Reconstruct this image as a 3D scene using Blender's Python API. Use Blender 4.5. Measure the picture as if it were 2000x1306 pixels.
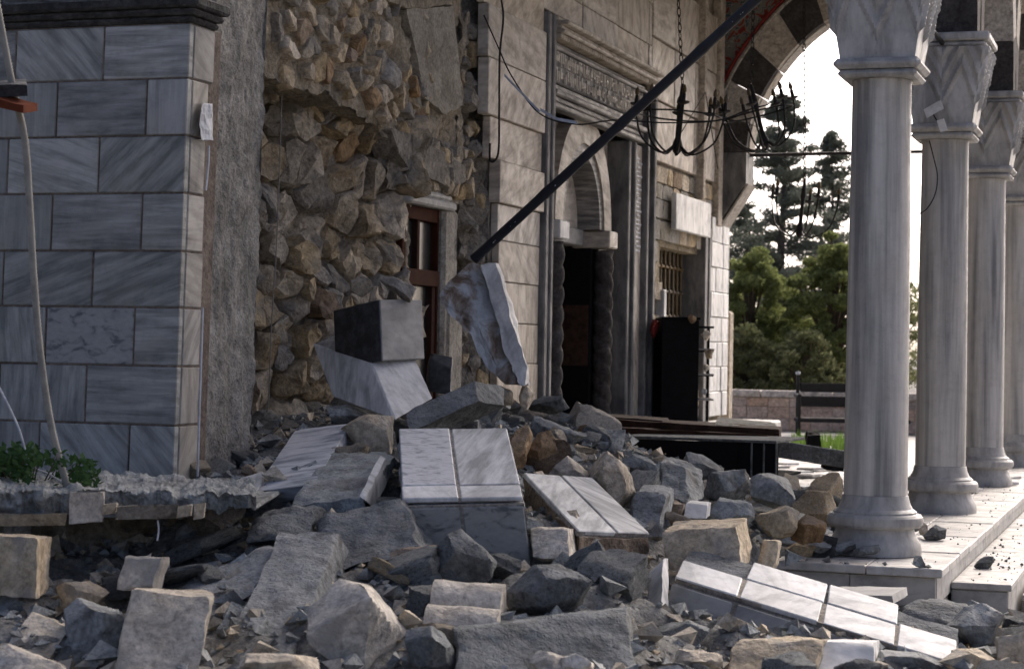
import bpy, bmesh, math, random
from mathutils import Vector, Matrix, noise
V = Vector
rad = math.radians
for o in list(bpy.data.objects): bpy.data.objects.remove(o)
scene = bpy.context.scene
col = scene.collection

# ------------------------------------------------------------------ camera
FPX = 3889.0; CAM = V((0, 0, 1.28)); YAW = rad(18.5); PITCH = rad(0.40); ROLL = rad(1.0)
cam = bpy.data.cameras.new('camera'); cam.sensor_width = 36; cam.lens = 36 * FPX / 2000
cam.clip_end = 3000; cam.clip_start = 0.05
cam.dof.use_dof = True; cam.dof.focus_distance = 12.0; cam.dof.aperture_fstop = 4.5
camo = bpy.data.objects.new('camera', cam); col.objects.link(camo)
camo.location = CAM
CM = Matrix.Rotation(YAW, 3, 'Z') @ Matrix.Rotation(math.pi/2 + PITCH, 3, 'X') @ Matrix.Rotation(ROLL, 3, 'Z')
camo.rotation_euler = CM.to_euler()
scene.camera = camo
CR, CU, CF = CM @ V((1,0,0)), CM @ V((0,1,0)), CM @ V((0,0,-1))
# ------------------------------------------------------------------ light
SUN_AZ = rad(12); SUN_EL = rad(33)          # azimuth from +Y towards +X
w = bpy.data.worlds.new('World'); scene.world = w; w.use_nodes = True
nt = w.node_tree; bg = nt.nodes['Background']
sky = nt.nodes.new('ShaderNodeTexSky'); sky.sky_type = 'NISHITA'; sky.sun_disc = False
sky.sun_elevation = SUN_EL; sky.sun_rotation = SUN_AZ; sky.air_density = 0.25; sky.dust_density = 4.5; sky.ozone_density = 0.3
nt.links.new(sky.outputs[0], bg.inputs[0]); bg.inputs[1].default_value = 0.15
sl = bpy.data.lights.new('sun', 'SUN'); sl.energy = 0.7; sl.angle = rad(26); sl.color = (1, .96, .89)
so = bpy.data.objects.new('sun', sl); col.objects.link(so)
sd = V((math.sin(SUN_AZ)*math.cos(SUN_EL), math.cos(SUN_AZ)*math.cos(SUN_EL), math.sin(SUN_EL)))
so.rotation_euler = sd.to_track_quat('Z', 'Y').to_euler(); so.location = (6, 10, 12)
vs = scene.view_settings; vs.view_transform = 'Standard'; vs.look = 'None'; vs.gamma = 1; vs.exposure = 1.05
vs.use_curve_mapping = False

# ------------------------------------------------------------------ helpers
def ray(px, py): return CF + CR * ((px - 1000) / FPX) + CU * ((653 - py) / FPX)
def P(px, py, d): return CAM + ray(px, py) * d
def PX(px, py, X): r = ray(px, py); return CAM + r * ((X - CAM.x) / r.x)
def PY(px, py, Y): r = ray(px, py); return CAM + r * ((Y - CAM.y) / r.y)
def PZ(px, py, Z): r = ray(px, py); return CAM + r * ((Z - CAM.z) / r.z)
WP = {}
def tag(o, label=None, cat=None, group=None, kind=None):
    if label: o['label'] = label
    if cat: o['category'] = cat
    if group: o['group'] = group
    if kind: o['kind'] = kind
    return o
def empty(name, loc, label=None, cat=None, group=None):
    o = bpy.data.objects.new(name, None); col.objects.link(o); o.location = V(loc)
    o.empty_display_size = .1; WP[o] = V(loc)
    return tag(o, label, cat, group)
def link(name, me, mat, parent, center):
    o = bpy.data.objects.new(name, me); col.objects.link(o)
    if mat is not None and not me.materials: me.materials.append(mat)
    if parent is not None:
        o.parent = parent; o.location = center - WP[parent]
    else: o.location = center
    WP[o] = V(center)
    return o
class MB:
    def __init__(s): s.v = []; s.f = []
    def add(s, vs, fs):
        b = len(s.v); s.v += [V(p) for p in vs]; s.f += [tuple(i + b for i in f) for f in fs]; return s
    def box(s, x0, x1, y0, y1, z0, z1, c=.004):
        lo = (min(x0,x1), min(y0,y1), min(z0,z1)); hi = (max(x0,x1), max(y0,y1), max(z0,z1))
        c = min(c, *[(hi[i]-lo[i])*.4 for i in range(3)])
        idx = {}; vs = []; S = [(a,b,d) for a in (0,1) for b in (0,1) for d in (0,1)]
        for k in S:
            for ax in range(3):
                p = [ (hi[i] if k[i] else lo[i]) if i == ax else ((hi[i]-c) if k[i] else (lo[i]+c)) for i in range(3)]
                idx[k, ax] = len(vs); vs.append(p)
        fs = []
        for ax in range(3):
            a, b = [i for i in range(3) if i != ax]
            for sg in (0, 1):
                q = []
                for (m, n) in ((0,0),(1,0),(1,1),(0,1)):
                    k = [0,0,0]; k[ax] = sg; k[a] = m; k[b] = n; q.append(idx[tuple(k), ax])
                fs.append(q)
            for m in (0,1):
                for n in (0,1):
                    k0 = [0,0,0]; k0[a] = m; k0[b] = n; k1 = list(k0); k1[ax] = 1; k0 = tuple(k0); k1 = tuple(k1)
                    fs.append([idx[k0,a], idx[k1,a], idx[k1,b], idx[k0,b]])
        for k in S: fs.append([idx[k,0], idx[k,1], idx[k,2]])
        return s.add(vs, fs)
    def tube(s, pts, r, n=8, cap=True):
        pts = [V(p) for p in pts]; rs = r if isinstance(r, (list, tuple)) else [r]*len(pts)
        vs = []; fs = []; up = None
        for i, p in enumerate(pts):
            t = (pts[min(i+1, len(pts)-1)] - pts[max(i-1, 0)])
            if t.length < 1e-9: t = V((0,0,1))
            t.normalize()
            if up is None: up = t.orthogonal()
            u = (up - t * up.dot(t))
            u = u.normalized() if u.length > 1e-6 else t.orthogonal().normalized()
            up = u; w2 = t.cross(u)
            for k in range(n):
                a = 2*math.pi*k/n; vs.append(p + (u*math.cos(a) + w2*math.sin(a))*rs[i])
        for i in range(len(pts)-1):
            for k in range(n):
                fs.append((i*n+k, i*n+(k+1)%n, (i+1)*n+(k+1)%n, (i+1)*n+k))
        if cap: fs.append(tuple(range(n))); fs.append(tuple((len(pts)-1)*n + k for k in range(n)))
        return s.add(vs, fs)
    def lathe(s, c, prof, n=40, twist=None):
        vs = []; fs = []
        for i, (r, z) in enumerate(prof):
            for k in range(n):
                a = 2*math.pi*k/n; rr = twist(r, z, a) if twist else r
                vs.append((c[0]+rr*math.cos(a), c[1]+rr*math.sin(a), c[2]+z))
        m = len(prof)
        for i in range(m-1):
            for k in range(n): fs.append((i*n+k, i*n+(k+1)%n, (i+1)*n+(k+1)%n, (i+1)*n+k))
        fs.append(tuple(range(n))); fs.append(tuple((m-1)*n+k for k in range(n)))
        return s.add(vs, fs)
    def prism(s, poly, d):
        n = len(poly); poly = [V(p) for p in poly]; d = V(d)
        return s.add(poly + [p + d for p in poly], [tuple(range(n)), tuple(range(n, 2*n))] + [(i, (i+1)%n, n+(i+1)%n, n+i) for i in range(n)])
    def grid(s, fn, nu, nv):
        vs = [fn(i/nu, j/nv) for j in range(nv+1) for i in range(nu+1)]
        return s.add(vs, [(j*(nu+1)+i, j*(nu+1)+i+1, (j+1)*(nu+1)+i+1, (j+1)*(nu+1)+i) for j in range(nv) for i in range(nu)])
    def build(s, name, mat, parent=None, smooth=None, recalc=True, xf=None):
        vs = [xf(p) for p in s.v] if xf else s.v
        lo = V([min(p[i] for p in vs) for i in range(3)]); hi = V([max(p[i] for p in vs) for i in range(3)])
        c = (lo + hi) / 2
        if parent is None: c = V((c.x, c.y, lo.z))
        me = bpy.data.meshes.new(name); me.from_pydata([p - c for p in vs], [], s.f)
        if recalc:
            bm = bmesh.new(); bm.from_mesh(me); bmesh.ops.recalc_face_normals(bm, faces=bm.faces); bm.to_mesh(me); bm.free()
        if smooth:
            me.polygons.foreach_set('use_smooth', [True]*len(me.polygons)); me.set_sharp_from_angle(angle=rad(smooth))
        return link(name, me, mat, parent, c)

def cubegrid(n):
    idx = {}; vs = []; fs = []
    def vi(k):
        if k not in idx: idx[k] = len(vs); vs.append(V([2*c/n - 1 for c in k]))
        return idx[k]
    for ax in range(3):
        a, b = (ax+1) % 3, (ax+2) % 3
        for sg in (0, n):
            for i in range(n):
                for j in range(n):
                    q = []
                    for (m, l) in ((0,0),(1,0),(1,1),(0,1)):
                        k = [0,0,0]; k[ax] = sg; k[a] = i+m; k[b] = j+l; q.append(vi(tuple(k)))
                    fs.append(q if sg else q[::-1])
    return vs, fs
CG = {}
def rockverts(seed, kind, n=9, chips=8, depth=.14):
    """unit rock in [-1,1]^3: a block or ball knocked flat by random fracture planes"""
    rnd = random.Random(seed)
    if n not in CG: CG[n] = cubegrid(n)
    vs = [p.copy() for p in CG[n][0]]; fs = CG[n][1]
    if kind == 'boulder':
        vs = [(p.normalized()*1.7) for p in vs]; pls = []
        for k in range(9 + chips//2):
            best = None
            for _ in range(6):
                d = V([rnd.gauss(0,1) for _ in range(3)]).normalized(); sep = min([(d-e).length for e, _ in pls] or [9])
                if best is None or sep > best[0]: best = (sep, d)
            pls.append((best[1], rnd.uniform(.62, 1.05)))
        for _ in range(4):
            for d, off in pls:
                for p in vs:
                    e = p.dot(d) - off
                    if e > 0: p -= d * e
        for i in range(3):
            a, b = min(p[i] for p in vs), max(p[i] for p in vs)
            for p in vs: p[i] = (p[i]-a)/(b-a)*2 - 1
        return vs, fs
    for k in range(chips):
        while True:
            d = V([rnd.uniform(-1,1) for _ in range(3)])
            if d.length > .2: break
        if kind == 'block':
            d = V([math.copysign(abs(c)**.7, c) for c in d]); j = rnd.randrange(3)
            if rnd.random() < .55: d[j] *= .12
        d.normalize()
        sup = sum(abs(c) for c in d) if kind == 'block' else 1.25
        off = sup * (1 - rnd.uniform(.25, 1)*depth*(1.0 if kind == 'block' else 2.1))
        for p in vs:
            e = p.dot(d) - off
            if e > 0: p -= d * e
    return vs, fs
def fr(p, sc, octv=4): return noise.fractal(p*sc, .9, 2.1, octv)
def disp(vs, seed, amp, sc):
    o = V((seed*3.17 % 91, seed*7.3 % 57, seed*1.9 % 33))
    out = [p + V((fr(p+o, sc), fr(p+o+V((17,3,9)), sc), fr(p+o+V((5,31,2)), sc)))*amp for p in vs]
    return [p + noise.noise_vector((p+o)*sc*4.2)*amp*.32 for p in out]
def hero4(name, P0, A, B, C, mat, seed, label=None, cat='rubble block', group=None, chips=7, depth=.10, amp=.012, sc=5, n=18, parent=None, kind='block', sharp=32):
    """fractured block spanned by a corner and three edge ends, all (px,py,depth) or vectors"""
    g = lambda q: q if isinstance(q, Vector) else P(*q)
    p0 = g(P0); a, b, c = g(A)-p0, g(B)-p0, g(C)-p0
    vs, fs = rockverts(seed, kind, n, chips, depth)
    vs = [p0 + a*((p.x+1)/2) + b*((p.y+1)/2) + c*((p.z+1)/2) for p in vs]
    m = MB(); m.add(disp(vs, seed, amp, sc), fs)
    o = m.build(name, mat, parent, smooth=sharp)
    if parent is None: tag(o, label, cat, group or None)
    return o
def rockat(name, px, py, wpx, hpx, d, mat, seed, label, cat='stone', kind='boulder', depthm=None, rot=0, chips=8, amp=.014, n=15, group=None, cd=.14):
    c = P(px, py, d); sx, sz = wpx*d/FPX/2, hpx*d/FPX/2; sy = depthm/2 if depthm else (sx+sz)/2
    vs, fs = rockverts(seed, kind, n, chips, cd)
    cr, sr = math.cos(rot), math.sin(rot); R = V((CR.x, CR.y, 0)).normalized(); F = V((-R.y, R.x, 0))
    out = []
    for p in vs:
        x, z = p.x*sx, p.z*sz; x, z = x*cr - z*sr, x*sr + z*cr
        out.append(c + R*x + F*(p.y*sy) + V((0,0,1))*z)
    m = MB(); m.add(disp(out, seed, amp, 5.5), fs)
    return tag(m.build(name, mat, None, smooth=30), label, cat, group)

# ------------------------------------------------------------------ materials
class NT:
    def __init__(s, name):
        s.m = bpy.data.materials.new(name); s.m.use_nodes = True; s.t = s.m.node_tree; s.b = s.t.nodes['Principled BSDF']
    def n(s, typ, **kw):
        x = s.t.nodes.new('ShaderNode' + typ)
        for k, v in kw.items():
            if k.startswith('i_'):
                x.inputs[k[2:].replace('_', ' ')].default_value = v
            else: setattr(x, k, v)
        return x
    def l(s, a, b): s.t.links.new(a, b)
    def coord(s, scale=(1,1,1), rnd=True, rotaxis=None, rotrange=math.pi):
        tc = s.n('TexCoord'); v = tc.outputs['Object']
        oi = s.n('ObjectInfo'); s.oi = oi
        if rotaxis:
            r = s.n('VectorRotate', rotation_type=rotaxis); s.l(v, r.inputs['Vector'])
            mm = s.n('Math', operation='MULTIPLY'); s.l(oi.outputs['Random'], mm.inputs[0]); mm.inputs[1].default_value = rotrange
            s.l(mm.outputs[0], r.inputs['Angle']); v = r.outputs[0]
        if rnd:
            ml = s.n('Math', operation='MULTIPLY'); s.l(oi.outputs['Random'], ml.inputs[0]); ml.inputs[1].default_value = 91.7
            ad = s.n('VectorMath', operation='ADD'); s.l(v, ad.inputs[0]); s.l(ml.outputs[0], ad.inputs[1]); v = ad.outputs[0]
        mp = s.n('Mapping'); mp.inputs['Scale'].default_value = scale; s.l(v, mp.inputs['Vector'])
        return mp.outputs[0]
    def noise(s, co, scale, detail=6, rough=.6, dist=0):
        x = s.n('TexNoise'); x.inputs['Scale'].default_value = scale; x.inputs['Detail'].default_value = detail
        x.inputs['Roughness'].default_value = rough; x.inputs['Distortion'].default_value = dist; s.l(co, x.inputs['Vector']); return x.outputs['Fac']
    def ramp(s, fac, stops, interp='LINEAR'):
        x = s.n('ValToRGB'); x.color_ramp.interpolation = interp; e = x.color_ramp.elements
        while len(e) < len(stops): e.new(.5)
        for el, (p, c) in zip(e, stops): el.position = p; el.color = (*c, 1) if len(c) == 3 else c
        s.l(fac, x.inputs[0]); return x.outputs[0]
    def mix(s, a, b, fac, mode='MIX'):
        x = s.n('Mix', data_type='RGBA', blend_type=mode)
        for sock, val in ((x.inputs[6], a), (x.inputs[7], b), (x.inputs[0], fac)):
            if isinstance(val, (int, float)): sock.default_value = val
            elif isinstance(val, tuple): sock.default_value = (*val, 1)
            else: s.l(val, sock)
        return x.outputs[2]
    def g(s, v): return (v, v, v)
    def vary(s, colr, amt, hue=.03):
        if not hasattr(s, 'oi'): s.oi = s.n('ObjectInfo')
        h = s.n('HueSaturation'); mr = s.n('MapRange'); s.l(s.oi.outputs['Random'], mr.inputs[0])
        mr.inputs[3].default_value = 1-amt; mr.inputs[4].default_value = 1+amt; s.l(mr.outputs[0], h.inputs['Value'])
        m2 = s.n('Math', operation='MULTIPLY'); s.l(s.oi.outputs['Random'], m2.inputs[0]); m2.inputs[1].default_value = 7.31
        f2 = s.n('Math', operation='FRACT'); s.l(m2.outputs[0], f2.inputs[0]); mr2 = s.n('MapRange'); s.l(f2.outputs[0], mr2.inputs[0])
        mr2.inputs[3].default_value = .7; mr2.inputs[4].default_value = 1.25; s.l(mr2.outputs[0], h.inputs['Saturation'])
        s.l(colr, h.inputs['Color']); return h.outputs[0]
    def bump(s, facs, strength=.5, dist=.01):
        nrm = None
        for f, d in facs:
            b = s.n('Bump'); b.inputs['Strength'].default_value = strength; b.inputs['Distance'].default_value = d; s.l(f, b.inputs['Height'])
            if nrm: s.l(nrm, b.inputs['Normal'])
            nrm = b.outputs[0]
        s.l(nrm, s.b.inputs['Normal'])
    def fin(s, colr, rough=.85, spec=.3):
        if isinstance(colr, tuple): s.b.inputs['Base Color'].default_value = (*colr, 1)
        else: s.l(colr, s.b.inputs['Base Color'])
        if isinstance(rough, float): s.b.inputs['Roughness'].default_value = rough
        else: s.l(rough, s.b.inputs['Roughness'])
        s.b.inputs['Specular IOR Level'].default_value = spec
        return s.m
def stone(name, c1, c2, c3=None, sc=5, bump=.6, bd=.012, var=.2, fine=40, dust=(.42,.41,.39), dustamt=.35, rough=.92, spots=None):
    t = NT(name); co = t.coord(); f = t.noise(co, sc, 8, .62, .4)
    st = [(.3, c1), (.55, c2), (.72, c3 or c2)]
    c = t.ramp(f, st); g = t.noise(co, fine, 6, .7)
    c = t.mix(c, t.ramp(g, [(.3, t.g(.40)), (.55, t.g(1.0)), (.75, t.g(1.35))]), .8, 'MULTIPLY')
    bl = t.noise(co, sc*2.3, 7, .7, .8); c = t.mix(c, t.ramp(bl, [(.36, t.g(.52)), (.5, t.g(1.0)), (.68, t.g(1.22))]), .75, 'MULTIPLY')
    vo = t.n('TexVoronoi', feature='F1'); vo.inputs['Scale'].default_value = fine*.9; t.l(co, vo.inputs['Vector'])
    pit = t.ramp(vo.outputs['Distance'], [(.05, t.g(0)), (.3, t.g(1))])
    if spots:
        v = t.noise(co, spots[1], 3, .5); c = t.mix(c, spots[0], t.ramp(v, [(.56, t.g(0)), (.64, t.g(.85))]))
    c = t.vary(c, var)
    if dustamt:
        ge = t.n('NewGeometry'); sx = t.n('SeparateXYZ'); t.l(ge.outputs['Normal'], sx.inputs[0])
        mr = t.n('MapRange'); t.l(sx.outputs['Z'], mr.inputs[0]); mr.inputs[1].default_value = .25; mr.inputs[2].default_value = .95
        dn = t.ramp(t.noise(co, 7, 6, .65), [(.38, t.g(0)), (.62, t.g(1))])
        mm = t.n('Math', operation='MULTIPLY'); t.l(mr.outputs[0], mm.inputs[0]); t.l(dn, mm.inputs[1])
        m2 = t.n('Math', operation='MULTIPLY'); t.l(mm.outputs[0], m2.inputs[0]); m2.inputs[1].default_value = dustamt
        c = t.mix(c, dust, m2.outputs[0])
    mid = t.noise(co, sc*3.5, 5, .6)
    t.bump([(mid, bd*2.6), (bl, bd*1.6), (g, bd*.7), (pit, bd*.35)], min(1, bump*1.25))
    return t.fin(c, rough, .25)
def marble(name, base, dark, light, rotaxis='Y_AXIS', stretch=(1,1,9), sc=2.2, contrast=(.38,.5,.62), var=.14, rough=.5, rotrange=3.14, warm=None, grime=.35, wv=.35):
    t = NT(name); co = t.coord(scale=stretch, rotaxis=rotaxis, rotrange=rotrange)
    f = t.noise(co, sc, 7, .58, .35); c = t.ramp(f, [(contrast[0], dark), (contrast[1], base), (contrast[2], light)])
    f2 = t.noise(co, sc*4.3, 5, .6, .2); c = t.mix(c, t.ramp(f2, [(.32, t.g(.72)), (.5, t.g(1)), (.7, t.g(1.1))]), wv*1.6, 'MULTIPLY')
    tc = t.n('TexCoord'); big = t.noise(tc.outputs['Object'], 3.0, 5, .6)
    if warm: c = t.mix(c, warm, t.ramp(big, [(.5, t.g(0)), (.72, t.g(.5))]))
    dirt = t.noise(tc.outputs['Object'], 9, 7, .7); c = t.mix(c, t.ramp(dirt, [(.3, t.g(.62)), (.52, t.g(1))]), grime, 'MULTIPLY')
    c = t.vary(c, var)
    fine = t.noise(tc.outputs['Object'], 60, 4, .6); t.bump([(fine, .0025), (dirt, .004)], .4)
    return t.fin(c, t.ramp(dirt, [(.3, t.g(rough+.3)), (.6, t.g(rough))]), .4)
def plain(name, c, rough=.7, metal=0, var=.1, sc=14, lo=.6, spec=.3, bump=.003):
    t = NT(name); co = t.coord(); f = t.noise(co, sc, 6, .65)
    k = t.mix(c, t.ramp(f, [(.3, t.g(lo)), (.6, t.g(1.05))]), .9, 'MULTIPLY'); k = t.vary(k, var)
    t.bump([(f, bump)], .5); t.b.inputs['Metallic'].default_value = metal
    return t.fin(k, rough, spec)
M = {}
M['marble_y'] = marble('grey_blue_marble_front', (.285,.293,.275), (.18,.186,.178), (.39,.392,.37), 'Y_AXIS', (1,1,8), warm=(.28,.25,.21), grime=.5, var=.2)
M['marble_h'] = marble('grey_marble_level_bands', (.30,.305,.285), (.19,.195,.185), (.41,.41,.385), None, (.7,1,8), sc=2.6, warm=(.33,.29,.24), grime=.6, var=.16)
M['marble_v'] = marble('grey_marble_upright_bands', (.29,.297,.28), (.22,.226,.215), (.36,.362,.34), None, (8,1,.5), sc=1.6, warm=(.33,.29,.24), grime=.6, var=.16)
M['marble_x'] = marble('grey_marble_side', (.30,.28,.25), (.20,.19,.17), (.38,.36,.32), 'X_AXIS', (1,1,6), var=.1)
M['marble_any'] = marble('fallen_marble', (.47,.475,.47), (.30,.305,.305), (.61,.615,.60), 'Z_AXIS', (8,1,1.5), sc=2.0)
M['marble_stripe'] = marble('striped_marble_slab', (.50,.52,.55), (.27,.29,.32), (.64,.65,.67), None, (.5,7,7), sc=2.4, var=.03, contrast=(.4,.5,.58))
M['marble_white'] = marble('white_marble', (.66,.66,.645), (.52,.52,.51), (.76,.755,.74), 'Z_AXIS', (5,1,1), sc=1.6, var=.09, grime=.75, warm=(.52,.50,.47))
M['marble_facade'] = marble('warm_facade_marble', (.52,.455,.37), (.36,.31,.25), (.63,.565,.475), 'X_AXIS', (1,1,5), var=.13, warm=(.40,.32,.235), grime=.85)
M['marble_col'] = marble('column_marble', (.50,.48,.445), (.25,.245,.235), (.63,.60,.555), None, (6,6,.28), sc=1.2, contrast=(.38,.5,.60), var=.05, warm=(.44,.39,.33), rough=.45)
M['marble_cap'] = marble('capital_marble', (.44,.425,.40), (.31,.30,.285), (.53,.515,.485), None, (3,3,.8), sc=2.2, var=.05, warm=(.40,.36,.31), grime=.5)
M['marble_grey'] = marble('plain_grey_marble', (.30,.295,.285), (.22,.22,.21), (.37,.365,.35), 'Z_AXIS', (1,1,2), sc=3, var=.08, grime=.3)
M['moulding'] = marble('dark_grey_moulding_stone', (.17,.165,.155), (.10,.10,.10), (.24,.23,.215), None, (2,2,.6), sc=4, var=.12, grime=.6, rough=.6)
M['band'] = marble('dark_banded_marble', (.20,.185,.165), (.10,.095,.09), (.34,.31,.27), None, (1,.4,9), sc=3.2, var=.1, grime=.5)
M['black_marble'] = marble('black_marble', (.032,.036,.042), (.02,.022,.026), (.06,.066,.075), None, (2,2,2), sc=6, var=.1, rough=.4, grime=.3)
def spotted(name, base, spot, ax):
    t = NT(name); co = t.coord(scale=ax); f = t.noise(co, 11, 4, .55, .8)
    c = t.ramp(f, [(.34, spot), (.48, base), (.7, tuple(x*1.12 for x in base))]); c = t.vary(c, .05)
    d = t.noise(co, 30, 5, .6); c = t.mix(c, t.ramp(d, [(.3, t.g(.75)), (.6, t.g(1))]), .5, 'MULTIPLY')
    t.bump([(d, .002)], .4); return t.fin(c, .55, .4)
M['spot_y'] = spotted('spotted_marble_front', (.30,.305,.295), (.12,.13,.135), (1,1,1.9))
M['spot_z'] = spotted('spotted_marble_slab', (.62,.63,.65), (.30,.32,.35), (1.2,2.6,1))
M['concrete'] = stone('rough_concrete', (.17,.16,.14), (.31,.295,.265), (.40,.38,.345), sc=3.2, bump=.8, fine=46, dustamt=.15, var=.06)
M['conc_grey'] = stone('grey_concrete', (.215,.228,.225), (.335,.35,.345), (.43,.445,.437), sc=4, bump=.7, fine=36, dust=(.42,.42,.41), dustamt=.5, var=.14, spots=((.12,.115,.11), 5))
M['conc_dark'] = stone('dark_concrete', (.11,.116,.115), (.18,.188,.185), (.25,.258,.254), sc=5, bump=.7, fine=44, dust=(.33,.35,.37), dustamt=.4, var=.15)
M['lime'] = stone('limestone', (.38,.30,.20), (.55,.46,.34), (.63,.55,.43), sc=4, bump=.6, fine=30, dustamt=.2, var=.12, spots=((.27,.25,.22), 4))
M['lime_pale'] = stone('pale_limestone', (.54,.46,.35), (.68,.60,.485), (.75,.68,.57), sc=4, bump=.5, fine=34, dustamt=.15, var=.08, spots=((.38,.35,.30), 3))
M['lime_brown'] = stone('brown_limestone', (.22,.14,.08), (.38,.27,.17), (.47,.38,.27), sc=4, bump=.7, fine=30, dustamt=.25, var=.16)
M['core'] = stone('wall_core_stone', (.43,.335,.215), (.61,.50,.35), (.72,.62,.47), sc=3.5, bump=.75, bd=.016, fine=26, dust=(.45,.41,.34), dustamt=.4, var=.2, spots=((.30,.275,.235), 3))
M['core_grey'] = stone('mortar_coated_stone', (.27,.24,.195), (.40,.36,.30), (.50,.46,.39), sc=4, bump=.8, bd=.016, fine=26, dustamt=.35, var=.16)
M['mortar'] = stone('wall_mortar', (.29,.245,.18), (.44,.38,.29), (.54,.48,.385), sc=5, bump=1, bd=.02, fine=24, dustamt=.2, var=.05)
M['joint'] = stone('brown_joint_mortar', (.13,.10,.08), (.19,.15,.12), (.25,.21,.17), sc=6, bump=.5, bd=.006, fine=50, dustamt=0, var=.05)
M['joint2'] = stone('grey_joint_mortar', (.22,.19,.16), (.32,.29,.25), (.40,.37,.33), sc=8, bump=.6, bd=.006, fine=50, dustamt=0, var=.05)
M['dirt'] = stone('rubble_dust', (.22,.215,.20), (.34,.335,.315), (.46,.455,.435), sc=7, bump=1, bd=.02, fine=22, dustamt=.3, var=.03)
M['plaster'] = stone('old_wall_plaster', (.27,.245,.20), (.37,.34,.285), (.44,.41,.35), sc=3, bump=.5, bd=.01, fine=40, dustamt=.1, var=.08)
M['floor'] = marble('floor_marble', (.52,.50,.47), (.40,.39,.37), (.58,.555,.52), 'Z_AXIS', (2,1,1), sc=2, var=.12, grime=1.0, warm=(.40,.36,.31))
M['riser'] = marble('riser_stone', (.40,.385,.36), (.30,.29,.27), (.46,.45,.42), None, (1,1,2), sc=3, var=.08, grime=.6)
M['cornice'] = stone('black_cornice_stone', (.035,.034,.034), (.07,.068,.066), (.12,.118,.114), sc=6, fine=30, dustamt=.5, var=.1)
M['dark_vous'] = stone('dark_arch_stone', (.045,.04,.038), (.075,.068,.064), (.11,.10,.094), sc=5, fine=30, bump=.3, dustamt=.1, var=.12)
M['light_vous'] = stone('pale_arch_stone', (.42,.37,.31), (.50,.45,.385), (.56,.51,.44), sc=5, fine=30, bump=.3, dustamt=0, var=.06)
M['wood'] = plain('brown_painted_wood', (.055,.022,.014), .85, lo=.6, spec=.08)
M['plank'] = plain('charred_plank', (.05,.028,.02), .9, lo=.4, var=.4, spec=.1)
M['glass'] = plain('dusty_dark_glass', (.035,.035,.033), .22, lo=.8, spec=.5, bump=0)
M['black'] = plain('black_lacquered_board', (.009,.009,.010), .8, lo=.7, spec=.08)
M['iron'] = plain('black_iron', (.02,.018,.017), .55, metal=.2)
M['pole'] = plain('blue_black_pole_paint', (.018,.022,.034), .45, lo=.6)
M['whitepaint'] = plain('chipped_white', (.6,.62,.66), .6)
M['bronze'] = plain('bronze_grille', (.14,.105,.06), .5, metal=.5)
M['tin'] = plain('grey_tin_strip', (.38,.41,.47), .45, metal=.3)
M['hose'] = plain('grey_beige_conduit', (.28,.27,.24), .6)
M['red'] = plain('red_clay', (.13,.04,.022), .85, spec=.1)
M['redcloth'] = plain('red_cloth', (.25,.02,.015), .8)
M['paint'] = plain('window_paint_white', (.50,.49,.46), .7)
M['plas_white'] = plain('white_plastic_lamp', (.62,.60,.56), .5)
M['pinkwall'] = stone('pinkish_wall_tile', (.56,.42,.33), (.64,.49,.39), (.68,.54,.44), sc=3, fine=20, bump=.3, dustamt=0, var=.06)
M['coping'] = stone('pale_coping_stone', (.60,.53,.45), (.68,.61,.53), sc=3, fine=20, bump=.3, dustamt=0, var=.05)
M['earth'] = stone('dusty_ground', (.17,.155,.13), (.25,.235,.205), (.32,.30,.27), sc=2, fine=20, bump=.8, dustamt=.0, var=0)
M['bark'] = plain('bark', (.10,.08,.06), .9, lo=.5)
def leafmat(name, c1, c2, tr=.35):
    t = NT(name); ge = t.n('NewGeometry'); c = t.ramp(ge.outputs['Random Per Island'], [(0, c1), (1, c2)])
    t.l(c, t.b.inputs['Base Color']); t.b.inputs['Roughness'].default_value = .6; t.b.inputs['Specular IOR Level'].default_value = .2
    tl = t.n('BsdfTranslucent'); t.l(c, tl.inputs[0]); mx = t.n('MixShader'); mx.inputs[0].default_value = tr
    t.l(t.b.outputs[0], mx.inputs[1]); t.l(tl.outputs[0], mx.inputs[2]); t.l(mx.outputs[0], t.t.nodes['Material Output'].inputs[0]); return t.m
M['leaf_con'] = leafmat('conifer_needles', (.13,.15,.12), (.20,.22,.175), .5)  # conifer, pine and understory greens lightened to stand in for haze
M['leaf_pine'] = leafmat('pine_needles', (.17,.21,.07), (.31,.34,.14), .68)
M['leaf_dark'] = leafmat('understory_leaves', (.14,.16,.07), (.26,.27,.14), .6)
M['leaf_bush'] = leafmat('bush_leaves', (.03,.075,.025), (.07,.14,.045))
M['grass'] = leafmat('fresh_grass', (.09,.17,.025), (.17,.27,.06))
def ornament():
    t = NT('painted_arabesque'); co = t.coord(rnd=False); f = t.noise(co, 5, 1, .4, 2.5)
    c = t.ramp(f, [(.0,(.17,.16,.14)), (.40,(.20,.19,.165)), (.43,(.30,.28,.24)), (.46,(.055,.085,.10)), (.52,(.19,.18,.155)), (.57,(.22,.20,.17)), (.60,(.22,.04,.03)), (.7,(.18,.03,.025))], 'CONSTANT')
    return t.fin(c, .8, .2)
M['ornament'] = ornament()

# ================================================================== SETTING
def sheet(name, x0, x1, y0, y1, z, mat, amp=0, n=1):
    m = MB(); m.grid(lambda u, v: (x0+(x1-x0)*u, y0+(y1-y0)*v, z + (amp*fr(V((u*40, v*40, 0)), 1) if amp else 0)), n, n)
    return tag(m.build(name, mat, None, recalc=False), kind='structure')
sheet('ground', -900, 900, -900, 900, -.46, M['earth'])
XE, YF = -1.35, 12.2               # right and front edge of the portico platform
WX = -5.36                         # plane of the mosque wall
COLX, COLY = -1.84, [12.95 + 3.70*k for k in range(4)]
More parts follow.
